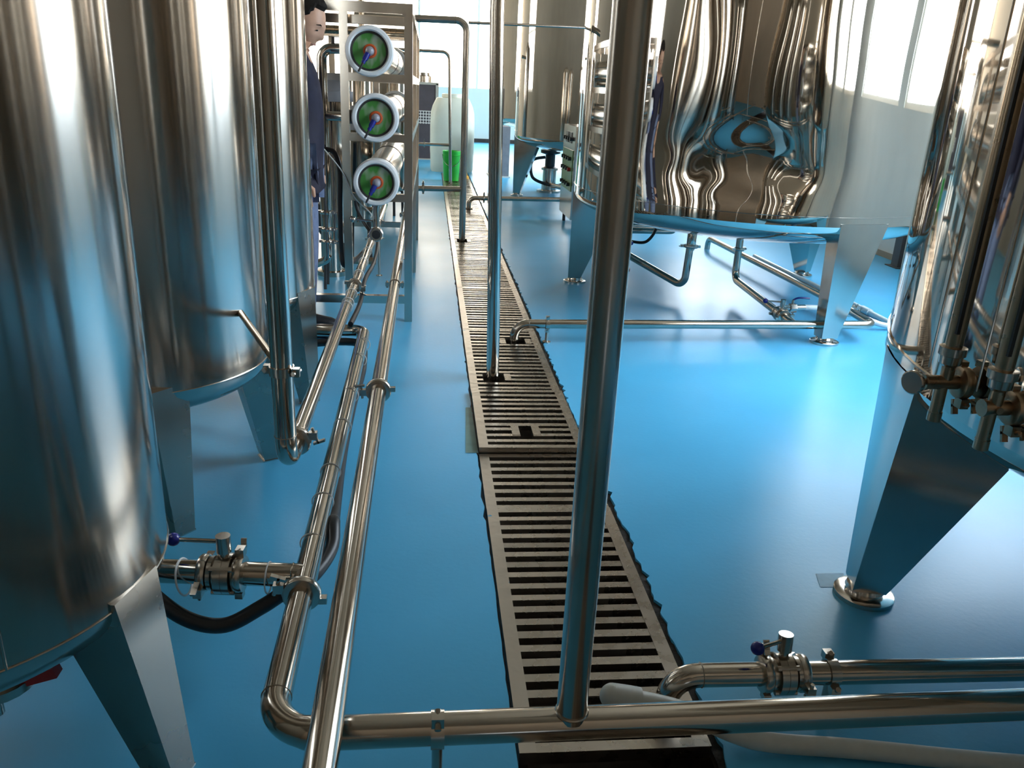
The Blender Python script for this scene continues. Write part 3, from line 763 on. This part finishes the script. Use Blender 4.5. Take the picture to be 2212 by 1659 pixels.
# ------------------------------------------------------------------ reverse osmosis skid
FX0, FX1, FY0, FY1, FZ = -.78, -.11, 4.46, 7.05, 1.63
t = empty('membrane_skid', (-.44, FY0, 0), 'stainless frame rack holding three white capped membrane housings', 'rack')
w = .021
def post(x, y, z0, z1): MB().box((x - w, y - w, z0), (x + w, y + w, z1)).build('post', 'frame_steel', t)
def beam(name, a, b, h=.021, wd=.021):
    a = V3(a); b = V3(b); lo = V3(map(min, a, b)); hi = V3(map(max, a, b))
    if abs(b.x - a.x) > abs(b.y - a.y): lo.y -= wd; hi.y += wd
    else: lo.x -= wd; hi.x += wd
    lo.z -= h; hi.z += h
    return MB().box(lo, hi).build(name, 'frame_steel', t)
for x, y_ in ((FX1, FY0), (FX1, FY1), (FX0, FY1), (FX1, 5.75), (FX0, FY0)): post(x, y_, 0, FZ - .043 if not (x == FX1 and y_ == FY0) else FZ)
post(-.432, FY0, .148, FZ - .049)
beam('top_brace', (FX0, FY0 + .10, FZ - .075), (FX1 - w, FY0 + .10, FZ - .075))
post(-.432, FY1, .148, FZ - .06)
beam('front_bottom_beam', (FX0 + w, FY0, .125), (FX1 - w, FY0, .125))
beam('rear_bottom_beam', (FX0 + w, FY1, .125), (FX1 - w, FY1, .125))
for x in (FX0, FX1): beam('side_top_beam', (x, FY0 + w, FZ - .022), (x, FY1 - w, FZ - .022))
beam('side_shelf_beam', (FX1, FY0 + w, 1.28), (FX1, FY1 - w, 1.28)); beam('side_shelf_beam', (FX1, FY0 + w, .99), (FX1, FY1 - w, .99)); beam('side_shelf_beam', (FX1, FY0 + w, .68), (FX1, FY1 - w, .68))
for y_ in (FY0, FY1):
    beam('top_beam', (FX0 - w, y_, FZ - .024), (FX1 - w, y_, FZ - .024), .024)
    for z in (1.28, .987, .682): beam('shelf_beam', (-.41, y_, z), (FX1 - w, y_, z), .020)
beam('cross_beam', (FX0, 6.0, FZ - .07), (FX1, 6.0, FZ - .07))
MB().cyl((FX1 - .02, FY0 - .024, FZ - .05), (FX1 - .02, FY0 - .019, FZ - .05), .009, n=12).build('bolt', 'cast_steel', t)
for k, (px, py) in enumerate([(797, 110), (810, 255), (812, 395)]):
    c = aty(px, py, 4.36); Y0 = 4.36
    lab = ['top membrane housing with a white end ring and green end plate in the skid', 'middle membrane housing with a white end ring and green end plate in the skid', 'bottom membrane housing with a white end ring and green end plate, above the sight glass'][k]
    h = empty('membrane_housing', (c.x, Y0, c.z - .117), lab, 'filter housing', 'membrane housings')
    MB().rings((c.x, Y0 + .05, c.z), (0, 1, 0), [(0, .098), (2.5, .098)], 40).build('housing_tube', 'frame_steel', h)
    for e, s in ((Y0, 1), (Y0 + 2.6, -1)):
        MB().rings((c.x, e, c.z), (0, s, 0), [(.045, .088), (.006, .094), (0, .100), (.001, .113), (.012, .119), (.095, .119), (.105, .112), (.11, .098)], 44, False).build('end_ring', 'white_cap', h)
        MB().rings((c.x, e + s * .012, c.z), (0, s, 0), [(.010, .082), (.004, .084), (0, .088), (.002, .0945), (.03, .0945)], 40, False).build('retaining_ring', 'dark_metal', h)
        MB().rings((c.x, e + s * .022, c.z), (0, s, 0), [(0, .002), (0, .084), (.02, .084)], 40, False).build('end_plate', 'end_plate_green', h)
        q = V3((c.x + .004, e + s * .02, c.z))
        pl = MB().torus(q, (0, 1, 0), .027, .007, 28, 8).build('orange_ring', 'orange_plastic', h)
        MB().cyl(q, q - V3((0, s * .03, 0)), .022, n=20).sphere(q - V3((0, s * .03, 0)), .021, 16).build('permeate_port', 'grey_plastic', h)
        if s == 1:
            r0 = q + V3((-.008, -.04, -.012)); dv = V3((-.45, -.25, -.85)).normalized()
            MB().cyl(r0, r0 + dv * .035, .014, n=14).cyl(r0 + dv * .03, r0 + dv * .055, .010, n=12).build('sample_valve', 'blue_plastic', h)
            MB().cyl(r0 + dv * .05, r0 + dv * .10, .0065, .005, n=10).build('sample_nozzle', 'black_plastic', h)
    for yy in (Y0 + .30, Y0 + 1.3, Y0 + 2.2):
        MB().rings((c.x, yy, c.z), (0, 1, 0), [(0, .0985), (0, .1005), (.03, .1005), (.03, .0985)], 40, False).build('strap', 'dark_metal', h)
# sight glass under the bottom housing
c = aty(812, 440, 4.40); b2 = aty(811, 506, 4.40)
t = empty('sight_glass', (c.x, 4.40, b2.z), 'round clamped sight glass hanging under the bottom membrane housing', 'sight glass')
MB().rings((c.x, 4.43, c.z - .01), (0, 0, -1), [(0, .024), (.01, .024), (.012, .017), (.1, .017), (.13, .02), (.155, .02)], 22).build('neck', 'pipe_steel', t)
MB().rings((c.x, 4.385, b2.z), (0, 1, 0), [(0, .024), (0, .033), (.004, .038), (.03, .038), (.034, .03), (.06, .025)], 30).build('clamp_ring', 'cast_steel', t)
MB().rings((c.x, 4.384, b2.z), (0, 1, 0), [(0, .004), (.001, .023), (.004, .024)], 24).build('glass', 'black_plastic', t)
MB().cyl((c.x - .02, 4.40, b2.z + .07), (c.x - .12, 4.43, b2.z + .072), .006, n=10).sphere((c.x - .125, 4.43, b2.z + .072), .018, 12).build('handle', 'pipe_steel', t)
# feed manifold on the left of the housings
t = empty('feed_manifold', (-.58, 4.62, .9), 'stainless manifold pipe with an elbow feeding the membrane housings from the left', 'pipe')
a = aty(745, 106, 4.6); e = aty(694, 106, 4.6); f = aty(705, 470, 4.6)
MB().tube(fillet([a, (e.x, 4.6, a.z), (e.x, 4.6, f.z)], [.055], 10), .026, 24).build('run', 'pipe_steel', t)
b_ = aty(700, 250, 4.6); c_ = aty(756, 252, 4.6)
MB().tube([(e.x, 4.6, b_.z), (c_.x, 4.6, b_.z)], .024, 22).build('branch', 'pipe_steel', t)
for q in (a, c_): MB().rings(V3((q.x - .01, 4.6, q.z)), (1, 0, 0), [(0, .026), (.001, .036), (.05, .036), (.052, .026)], 24).build('coupling', 'dark_metal', t)
MB().cyl((e.x + .06, 4.6, a.z + .02), (e.x + .06, 4.6, a.z + .055), .009, n=10).build('vent_plug', 'dark_metal', t)
clamp(t, (e.x, 4.6, f.z + .03), (0, 0, 1), .024, (1, -.3, 0))
p2_ = aty(703, 560, 4.6)
MB().tube(fillet([(e.x, 4.6, f.z + .05), (e.x, 4.6, p2_.z), (e.x - .18, 4.75, p2_.z - .10)], [.05], 8), .022, 20).build('lower_run', 'pipe_steel', t)
clamp(t, (e.x, 4.6, p2_.z + .10), (0, 0, 1), .022, (1, -.3, 0)); clamp(t, (e.x, 4.6, p2_.z + .17), (0, 0, 1), .022, (1, -.3, 0))
# cartridge filters and pump behind the manifold
for k, (fx, fy, fz, lab) in enumerate(((-.585, 5.25, 1.30, 'tall stainless cartridge filter behind the person and the manifold'), (-.50, 6.1, 1.1, 'stainless cartridge filter deeper inside the membrane skid'))):
    t = empty('cartridge_filter', (fx, fy, 0), lab, 'filter', 'cartridge filters')
    MB().rings((fx, fy, 0), (0, 0, 1), [(.30, .09), (fz - .16, .10)], 32).build('vessel', 'pipe_steel', t)
    MB().rings((fx, fy, 0), (0, 0, 1), [(fz - .16, .10), (fz - .158, .125), (fz - .10, .125), (fz - .098, .11), (fz - .04, .105), (fz, .05)], 32).build('lid', 'stone_grey', t)
    for s_ in (-1, 1):
        for s2 in (-1, 1):
            MB().cyl((fx + s_ * .07, fy + s2 * .07, 0), (fx + s_ * .06, fy + s2 * .06, .31), .010, n=10).build('leg', 'dark_metal', t)
t = empty('booster_pump', (-.55, 5.6, 0), 'dark vertical pump standing low inside the membrane skid', 'pump')
MB().rings((-.66, 5.62, 0), (0, 0, 1), [(0, .10), (.03, .10), (.035, .07), (.28, .07)], 24).build('casing', 'pipe_steel', t)
MB().rings((-.66, 5.62, 0), (0, 0, 1), [(.28, .075), (.30, .085), (.48, .085), (.50, .06)], 24).build('motor', 'black_plastic', t)
MB().cyl((-.58, 5.62, .1), (-.36, 5.62, .1), .024, n=16).build('outlet', 'bronze_steel', t)
# black hose on the skid post
bh = spline([aty(700, 322, 4.5), aty(722, 330, 4.5), aty(734, 370, 4.5), aty(735, 450, 4.5), aty(738, 540, 4.5), aty(748, 575, 4.55), aty(790, 540, 5.2)], 8)
tag(MB().tube(bh, .013, 12).build('black_hose', 'black_rubber'), 'black hose tied to the inner post of the membrane skid', 'hose')
tb = spline([aty(700, 322, 4.42), aty(740, 372, 4.42), aty(765, 425, 4.42), aty(800, 460, 4.40), aty(800, 470, 4.40)], 6)
tag(MB().tube(tb, .0032, 8).build('sample_tube', 'pvc_white'), 'thin clear tube sagging from the manifold to the sight glass', 'tube')
hp_ = aty(800, 68, 4.95)
t = empty('permeate_header', (-.45, 4.95, hp_.z), 'bronze tinted horizontal pipe behind the top membrane housing', 'pipe')
MB().tube([(-.66, 4.95, hp_.z), (-.14, 4.95, hp_.z)], .022, 20).build('pipe', 'bronze_steel', t)
for xx in (-.60, -.38): MB().cyl((xx, 4.95, hp_.z), (xx, 4.95, hp_.z + .16), .014, n=12).build('riser', 'bronze_steel', t)
for k, (fx, fy, lab) in enumerate(((-.66, 8.0, 'tall stainless column vessel beyond the skid, left one'), (-.36, 8.5, 'tall stainless column vessel beyond the skid, right one'))):
    t = empty('column_vessel', (fx, fy, 0), lab, 'tank', 'column vessels beyond the skid')
    MB().rings((fx, fy, 0), (0, 0, 1), [(.22, .05), (.25, .12), (.30, .14), (1.50, .14), (1.55, .12), (1.58, .05)], 32).build('shell', 'pipe_steel', t)
    for a in (0.6, 2.7, 4.8): MB().cyl((fx + .11 * math.cos(a), fy + .11 * math.sin(a), 0), (fx + .10 * math.cos(a), fy + .10 * math.sin(a), .32), .014, n=10).build('leg', 'dark_metal', t)
# outlet pipes of the skid into the trough
Q1Y = 7.09
t = empty('outlet_pipe', (.29, Q1Y, 0), 'tall stainless pipe leaving the top of the membrane skid and dropping into the trough', 'pipe')
MB().tube(fillet([(-.6, Q1Y, 1.75), (.288, Q1Y, 1.758), (.29, Q1Y, -.15)], [.085], 10), .0275, 24).build('run', 'pipe_steel_satin', t)
MB().tube([(-.13, Q1Y, .432), (.29, Q1Y, .438)], .0225, 20).build('branch', 'pipe_steel_satin', t)
clamp(t, (-.05, Q1Y, .433), (1, 0, 0), .0225, (0, 0, 1))
weld_ring(t, (.19, Q1Y, 1.757), (1, 0, 0), .0275)
MB().tube([(.3, Q1Y, 1.745), (1.4, Q1Y + .3, 1.78)], .011, 12).build('small_branch', 'pipe_steel_satin', t)
Q2Y = 11.6
t = empty('outlet_pipe', (.28, Q2Y, 0), 'thinner stainless pipe bending down into the trough beside the green bucket', 'pipe')
MB().tube(fillet([(-.9, Q2Y, 1.69), (.25, Q2Y, 1.69), (.30, Q2Y, -.15)], [.10], 10), .021, 20).build('run', 'pipe_steel_satin', t)
MB().tube([(-.5, Q2Y, .505), (.285, Q2Y, .508)], .020, 16).build('branch', 'pipe_steel_satin', t)
clamp(t, (-.07, Q2Y, .506), (1, 0, 0), .022, (0, 0, 1))
# filter vessel that these pipes come from, beyond the skid
t = empty('pressure_vessel', (-.85, 11.6, 0), 'stainless vessel beyond the membrane skid, hidden behind its posts', 'tank')
MB().rings((-.85, 11.6, 0), (0, 0, 1), [(.35, .12), (.42, .26), (.50, .30), (1.75, .30), (1.83, .26), (1.90, .10)], 40).build('shell', 'satin_steel', t)
for s_ in (-1, 1):
    for s2 in (-1, 1): MB().box((-.85 + s_ * .2 - .02, 11.6 + s2 * .2 - .02, 0), (-.85 + s_ * .2 + .02, 11.6 + s2 * .2 + .02, .55)).build('leg', 'leg_steel', t)
Q3Y = 9.05
t = empty('drain_pipe', (.44, Q3Y, .12), 'small stainless drain pipe with an elbow over the far part of the trough', 'pipe')
MB().tube(fillet([(.435, Q3Y, -.1), (.435, Q3Y, .122), (1.75, Q3Y + .02, .14), (2.1, 9.9, .2), (2.15, 10.1, .58)], [.07, .1, .05]), .0245, 20).build('run', 'pipe_steel_satin', t)
clamp(t, (.60, Q3Y, .123), (1, 0, 0), .0245, (0, 0, 1)); clamp(t, (.65, Q3Y, .123), (1, 0, 0), .0245, (0, 0, 1))

# ------------------------------------------------------------------ far objects
# control cabinet
t = empty('control_cabinet', (1.45, 8.15, 0), 'narrow stainless control cabinet with a green button panel by the tank', 'cabinet')
MB().box((1.355, 7.80, .10), (1.62, 8.50, .96)).build('body', 'frame_steel', t)
MB().box((1.349, 7.86, .36), (1.355, 8.44, .74)).build('button_panel', 'green_panel', t)
for j, z in enumerate((.42, .56, .66, .84)):
    for i in range(4):
        q = V3((1.349 if z < .75 else 1.355, 7.95 + i * .13, z))
        MB().cyl(q, q - V3((.03, 0, 0)), .018, n=12).build('button', 'red_plastic' if (j == 1 and i == 0) else 'black_plastic', t)
for i in range(2): MB().box((1.350, 7.98 + i * .2, .80), (1.356, 8.12 + i * .2, .90)).build('display', 'black_plastic', t)
for x in (1.40, 1.57):
    for y_ in (7.86, 8.44): MB().cyl((x, y_, 0), (x, y_, .10), .016, n=12).build('foot', 'dark_metal', t)
# pump below tank F
t = empty('vertical_pump', (1.66, 11.0, 0), 'vertical pump with a black head standing under the far tank', 'pump')
px_, py_ = 1.585, 10.95
MB().rings((px_, py_, 0), (0, 0, 1), [(0, .16), (.025, .16), (.03, .10), (.10, .10), (.105, .085), (.28, .085), (.285, .11), (.31, .11)], 28).build('casing', 'pipe_steel', t)
MB().rings((px_, py_, 0), (0, 0, 1), [(.31, .10), (.33, .065), (.48, .065), (.50, .13), (.54, .13)], 28).build('head', 'black_plastic', t)
for k in range(4):
    a = math.pi / 4 + k * math.pi / 2; MB().cyl((px_ + .1 * math.cos(a), py_ + .1 * math.sin(a), .03), (px_ + .1 * math.cos(a), py_ + .1 * math.sin(a), .3), .007, n=8).build('tie_rod', 'pipe_steel', t)
MB().tube([(px_, py_ - .05, .10), (px_ + .10, py_ - .55, .12), (px_ + .35, py_ - 1.5, .14)], .03, 16).build('outlet', 'pipe_steel_satin', t)
MB().tube(spline([(px_ - .08, py_ - .06, .45), (px_ - .25, py_ - .1, .40), (px_ - .24, py_ - .1, .2), (px_ - .08, py_ - .12, .12), (px_ + .1, py_ - .12, .10), (px_ + .3, py_ - .1, .18)], 8), .02, 10).build('cable', 'black_rubber', t)
# big white plastic tank
t = empty('plastic_tank', (.35, 13.35, 0), 'large milky white plastic tank with rounded shoulders at the end of the trough', 'tank')
vs = []; fs = []; n = 40
prof = [(0.0, .93), (.03, .97), (.25, .985), (.32, 1.0), (.75, 1.0), (.88, .98), (.98, .90), (1.05, .80), (1.09, .73), (1.10, .71)]
for z, s_ in prof:
    for i in range(n):
        a = 2 * math.pi * i / n; ca, sa = math.cos(a), math.sin(a)
        e_ = 2 / 3.4; vs.append((.353 + .345 * s_ * math.copysign(abs(ca) ** e_, ca), 13.35 + .27 * s_ * math.copysign(abs(sa) ** e_, sa), z))
for k in range(len(prof) - 1):
    for i in range(n): fs.append((k * n + i, k * n + (i + 1) % n, (k + 1) * n + (i + 1) % n, (k + 1) * n + i))
fs += [tuple(range(n))[::-1], tuple(range((len(prof) - 1) * n, len(prof) * n))]
MB().add(vs, fs, True).build('body', 'poly_tank', t)
MB().rings((.353, 13.35, 1.10), (0, 0, 1), [(0, .16), (.01, .17), (.05, .17), (.06, .15)], 28).build('lid', 'poly_tank', t)
# green bucket
t = empty('bucket', (.315, 11.82, 0), 'bright green plastic bucket beside the thin outlet pipe', 'bucket')
bx_, by_ = .310, 11.86
MB().rings((bx_, by_, 0.006), (0, 0, 1), [(0, .105), (.02, .108), (.34, .122), (.345, .129), (.36, .129), (.362, .124), (.39, .126), (.405, .128), (.41, .124), (.40, .118), (.03, .103), (.025, .01)], 36, True).build('body', 'green_bucket', t)
MB().tube([(bx_ + .128 * math.cos(a), by_ - .05 - .07 * math.sin(math.pi * k / 10), .37 - .16 * math.sin(math.pi * k / 10)) for k, a in [(k, math.pi - math.pi * k / 10) for k in range(11)]], .004, 8).build('handle', 'pipe_steel', t)
# dark cabinet with mesh
t = empty('chiller_unit', (-.28, 15.6, 0), 'dark cooling unit with a wire mesh band behind the white plastic tank', 'machine')
MB().box((-.78, 15.32, .02), (.10, 16.1, 1.28)).build('body', 'cabinet_dark', t)
MB().box((.10, 15.30, 0), (.15, 16.12, 1.30)).box((-.80, 15.30, 1.28), (.15, 16.12, 1.32)).box((-.80, 15.3, 0), (.15, 16.12, .02)).build('frame', 'cabinet_trim', t)
gm = MB()
for i in range(10): gm.box((-.42 + i * .05, 15.306, .62), (-.408 + i * .05, 15.316, .84))
for j in range(5): gm.box((-.42, 15.306, .63 + j * .05), (.09, 15.316, .642 + j * .05))
gm.build('mesh_guard', 'frame_white', t)
MB().rings((-.12, 15.6, 1.32), (0, 0, 1), [(0, .17), (.10, .17), (.11, .14), (.16, .13)], 28).build('fan_collar', 'frame_steel', t)
# yellow lid on floor by the trough end
t = empty('floor_plug', (.52, 12.25, 0), 'small yellow plastic plug on the floor by the white plastic tank', 'plug')
MB().rings((.52, 12.25, 0.0), (0, 0, 1), [(0, .06), (.03, .06), (.05, .035), (.10, .03)], 20).build('plug_body', 'yellow_plastic', t)
# grey bin behind tank F leg
t = empty('grey_bin', (1.05, 12.9, 0), 'grey plastic bin standing on the floor left of the far tank leg', 'bin')
MB().box((.92, 12.6, .02), (1.20, 13.1, .74)).build('body', 'stone_grey', t)
MB().box((.90, 12.58, .0), (1.22, 13.12, .02)).build('base', 'frame_white', t)

# ------------------------------------------------------------------ person
PY = 4.22
def skin_mesh(name, verts, edges, radii, mat, parent, root=0, sub=2):
    me = bpy.data.meshes.new(name)
    off = parent.location
    me.from_pydata([tuple(V3(v) - off) for v in verts], edges, [])
    o = bpy.data.objects.new(name, me); COL.objects.link(o); o.parent = parent
    m = o.modifiers.new('skin', 'SKIN'); m.use_smooth_shade = True
    sv = me.skin_vertices[0].data if me.skin_vertices else None
    if sv is None:
        bpy.context.view_layer.objects.active = o
        bpy.ops.mesh.customdata_skin_add(); sv = me.skin_vertices[0].data
    for i, r_ in enumerate(radii):
        sv[i].radius = r_ if isinstance(r_, tuple) else (r_, r_); sv[i].use_root = (i == root)
    s = o.modifiers.new('sub', 'SUBSURF'); s.levels = sub; s.render_levels = sub
    me.materials.append(MATS[mat]); return o
hipx = -.655
pers = empty('person', (hipx, PY, 0), 'person in a dark navy jacket and blue jeans looking down beside the membrane skid', 'person')
# x = facing direction; shoulders along y
def body_pts(g):
    X = hipx
    v = [(X, PY, .88), (X + .005, PY, 1.02), (X - .005, PY, 1.18), (X + .0, PY, 1.32), (X + .035, PY, 1.405), (X + .06, PY, 1.45),
         (X + .0, PY - .17, 1.325), (X - .02, PY - .215, 1.08), (X + .03, PY - .20, .86), (X + .045, PY - .19, .80),
         (X + .0, PY + .17, 1.325), (X - .02, PY + .215, 1.08), (X + .03, PY + .20, .88), (X + .05, PY + .19, .82),
         (X, PY - .09, .84), (X + .02, PY - .095, .47), (X - .01, PY - .10, .09), (X, PY + .09, .84), (X + .02, PY + .095, .47), (X - .01, PY + .10, .09)]
    e = [(0, 1), (1, 2), (2, 3), (3, 4), (4, 5), (3, 6), (6, 7), (7, 8), (8, 9), (3, 10), (10, 11), (11, 12), (12, 13), (0, 14), (14, 15), (15, 16), (0, 17), (17, 18), (18, 19)]
    return v, e
v, e = body_pts(0)
rad = [(.105, .13), (.095, .12), (.10, .14), (.085, .13), .052, .05, .055, .042, .032, .03, .055, .042, .032, .03, .08, .055, .038, .08, .055, .038]
body = skin_mesh('body', v, e, rad, 'skin', pers)
jv, je = v[:4] + v[6:9] + v[10:13] + [(hipx + .02, PY, 1.385), (hipx, PY, .85)], [(0, 1), (1, 2), (2, 3), (3, 4), (4, 5), (5, 6), (3, 7), (7, 8), (8, 9), (3, 10), (0, 11)]
jr = [(.125, .155), (.115, .145), (.12, .165), (.10, .15), .075, .058, .048, .075, .058, .048, .062, (.125, .155)]
skin_mesh('jacket', jv, je, jr, 'jacket', pers)
tv, te = [(hipx, PY, .86), v[14], v[15], (hipx - .005, PY - .10, .055), v[17], v[18], (hipx - .005, PY + .10, .055)], [(0, 1), (1, 2), (2, 3), (0, 4), (4, 5), (5, 6)]
skin_mesh('trousers', tv, te, [(.12, .145), .098, .072, .06, .098, .072, .06], 'jeans', pers)
for s_ in (-1, 1):
    sm = MB(); n = 16; vs = []; fs = []
    prof = [(-.10, .02, .035), (-.085, .037, .07), (-.02, .04, .085), (.05, .045, .065), (.12, .043, .05), (.155, .03, .035), (.17, .008, .02)]
    for x, wd, hh in prof:
        for i in range(n):
            a = 2 * math.pi * i / n
            zz = hh * .5 + hh * .5 * math.sin(a); vs.append((hipx + .015 + x, PY + s_ * .10 + wd * math.cos(a), max(zz, 0.0)))
    for k in range(len(prof) - 1):
        for i in range(n): fs.append((k * n + i, k * n + (i + 1) % n, (k + 1) * n + (i + 1) % n, (k + 1) * n + i))
    fs += [tuple(range(n)), tuple(range((len(prof) - 1) * n, len(prof) * n))[::-1]]
    sm.add(vs, fs, True).build('shoe', 'shoe_black', pers)
# hands with five fingers (joined to the wrists)
def hand(w, side):
    m = MB(); w = V3(w); d = V3((.12, 0, -1)).normalized(); s = V3((0, side, 0)); nrm = d.cross(s)
    m.tube([w, w + d * .03, w + d * .075, w + d * .09], [.026, .034, .036, .028], 14)
    for k, (off, ln) in enumerate(((-.027, .062), (-.009, .075), (.009, .070), (.026, .055))):
        b0 = w + d * .08 + V3((1, 0, 0)) * off * .3 + (V3((.9, 0, .45)).normalized()) * off
        b1 = b0 + d * ln * .5 + s * -.006; b2_ = b1 + (d * .8 - s * .5).normalized() * ln * .5
        m.tube([b0, b1, b2_], [.0095, .0088, .0072], 10); m.sphere(b2_, .0072, 8)
    b0 = w + d * .03 + V3((.9, 0, .45)).normalized() * .03; b1 = b0 + (d + V3((.8, 0, .3))).normalized() * .035; b2_ = b1 + d * .03
    m.tube([b0, b1, b2_], [.012, .011, .008], 10); m.sphere(b2_, .008, 8)
    m.build('hand', 'skin', pers)
hand(v[9], -1); hand(v[13], 1)
# head
HC = aty(675, 50, PY); HC = V3((HC.x - .036, PY, HC.z + .004))
hd = MB(); nU, nV = 40, 28; vs = []; fs = []
pitch = math.radians(28); yaw = math.radians(-16)
Rm = Matrix.Rotation(yaw, 3, 'Z') @ Matrix.Rotation(pitch, 3, 'Y')
def g(x, s): return math.exp(-(x / s) ** 2)
def head_r(u, w_):      # u: azimuth from face (+x), w_: elevation
    x = math.cos(w_) * math.cos(u) * .095; y_ = math.cos(w_) * math.sin(u) * .076; z = math.sin(w_) * .118
    fr = max(0, math.cos(u)) ** 2
    if z < -.02: y_ *= 1 - .30 * min(1, (-z - .02) / .09); x *= 1 - .10 * (1 - fr) * min(1, (-z - .02) / .09)
    if u > -1.6 and u < 1.6:
        x += .019 * g(y_, .012) * g(z + .024, .016) + .011 * g(y_, .010) * g(z - .004, .025)
        x += .008 * g(y_, .024) * g(z + .066, .013) + .010 * g(y_, .022) * g(z + .098, .018)
        x += .006 * fr * g(z - .028, .012) - .009 * (g(y_ - .031, .016) + g(y_ + .031, .016)) * g(z - .006, .014)
        x -= .004 * fr * g(z + .082, .008)
    return V3((x, y_, z))
for k in range(nV + 1):
    w_ = -math.pi / 2 + math.pi * k / nV
    for i in range(nU):
        u = -math.pi + 2 * math.pi * i / nU
        vs.append(HC + Rm @ head_r(u, w_))
for k in range(nV):
    for i in range(nU): fs.append((k * nU + i, k * nU + (i + 1) % nU, (k + 1) * nU + (i + 1) % nU, (k + 1) * nU + i))
hd.add(vs, fs, True)
for s_ in (-1, 1):
    q = [HC + Rm @ V3((-.012 + .012 * math.cos(a) * 1.2, s_ * (.074 + .010 * (math.sin(a * .5))), -.008 + .030 * math.sin(a))) for a in [2 * math.pi * k / 14 for k in range(15)]]
    hd.tube(q, .006, 8); hd.sphere(HC + Rm @ V3((-.010, s_ * .074, -.008)), .02, 10, (.7, .4, 1.2))
hd.tube([HC + Rm @ V3((-.035, 0, -.03)), HC + Rm @ V3((-.03, 0, -.085)), V3((hipx + .03, PY, 1.37))], [.050, .052, .058], 24)
head = hd.build('head', 'skin', pers)
for s_ in (-1, 1):
    MB().sphere(HC + Rm @ V3((.0825, s_ * .031, .002)), .0075, 12, (.7, 1.6, .42)).build('eye', 'hair', head)
    MB().tube([HC + Rm @ V3((.091, s_ * .016, .026)), HC + Rm @ V3((.088, s_ * .032, .031)), HC + Rm @ V3((.076, s_ * .047, .025))], [.002, .003, .0014], 8).build('eyebrow', 'hair', head)
MB().tube([HC + Rm @ V3((.072, -.022, -.066)), HC + Rm @ V3((.0885, 0, -.064)), HC + Rm @ V3((.072, .022, -.066))], [.0025, .005, .0025], 8).build('mouth', 'lip', head)
# hair cap
hr = MB(); vs = []; fs = []
for k in range(nV + 1):
    w_ = -math.pi / 2 + math.pi * k / nV
    for i in range(nU):
        u = -math.pi + 2 * math.pi * i / nU
        p_ = head_r(u, w_); fr = math.cos(u)
        line = .088 if fr > .6 else (.088 - (.6 - fr) * .13 if fr > -.2 else -.016 - (-.2 - fr) * .05)
        lift = .007 + .010 * max(0, p_.z / .118) + .002 * math.sin(17 * u + 9 * w_) * max(0, w_)
        s_ = 1 + (lift / .1 if p_.z > line else -.06)
        vs.append(HC + Rm @ (p_ * s_))
for k in range(nV):
    for i in range(nU): fs.append((k * nU + i, k * nU + (i + 1) % nU, (k + 1) * nU + (i + 1) % nU, (k + 1) * nU + i))
hr.add(vs, fs, True).build('hair', 'hair', pers)

# ------------------------------------------------------------------ tape on the floor
def tape(name, pix, mat, label, h=0.0012):
    lo = [atz(a, b, 0.0004) for a, b in pix]; hi = [atz(a, b, h) for a, b in pix]; n = len(pix)
    f = [tuple(range(n, 2 * n))] + [(i, (i + 1) % n, n + (i + 1) % n, n + i) for i in range(n)]
    tag(MB().add(lo + hi, f, False).build(name, mat), label, 'tape')
plain('tape_clear', (0.28, 0.46, 0.58), 0.5, 0, 0.1, 20, spec=0.3)
plain('tape_beige', (0.16, 0.27, 0.24), 0.6, 0, 0.1, 20, spec=0.2)
tape('tape_patch', [(1762, 1239), (1822, 1238), (1826, 1268), (1772, 1268)], 'tape_clear', 'pale piece of tape under the foot of the front right tank')
tape('tape_strip', [(1006, 880), (1018, 880), (1033, 978), (1006, 978)], 'tape_beige', 'beige strip of tape on the floor left of the raised grate')
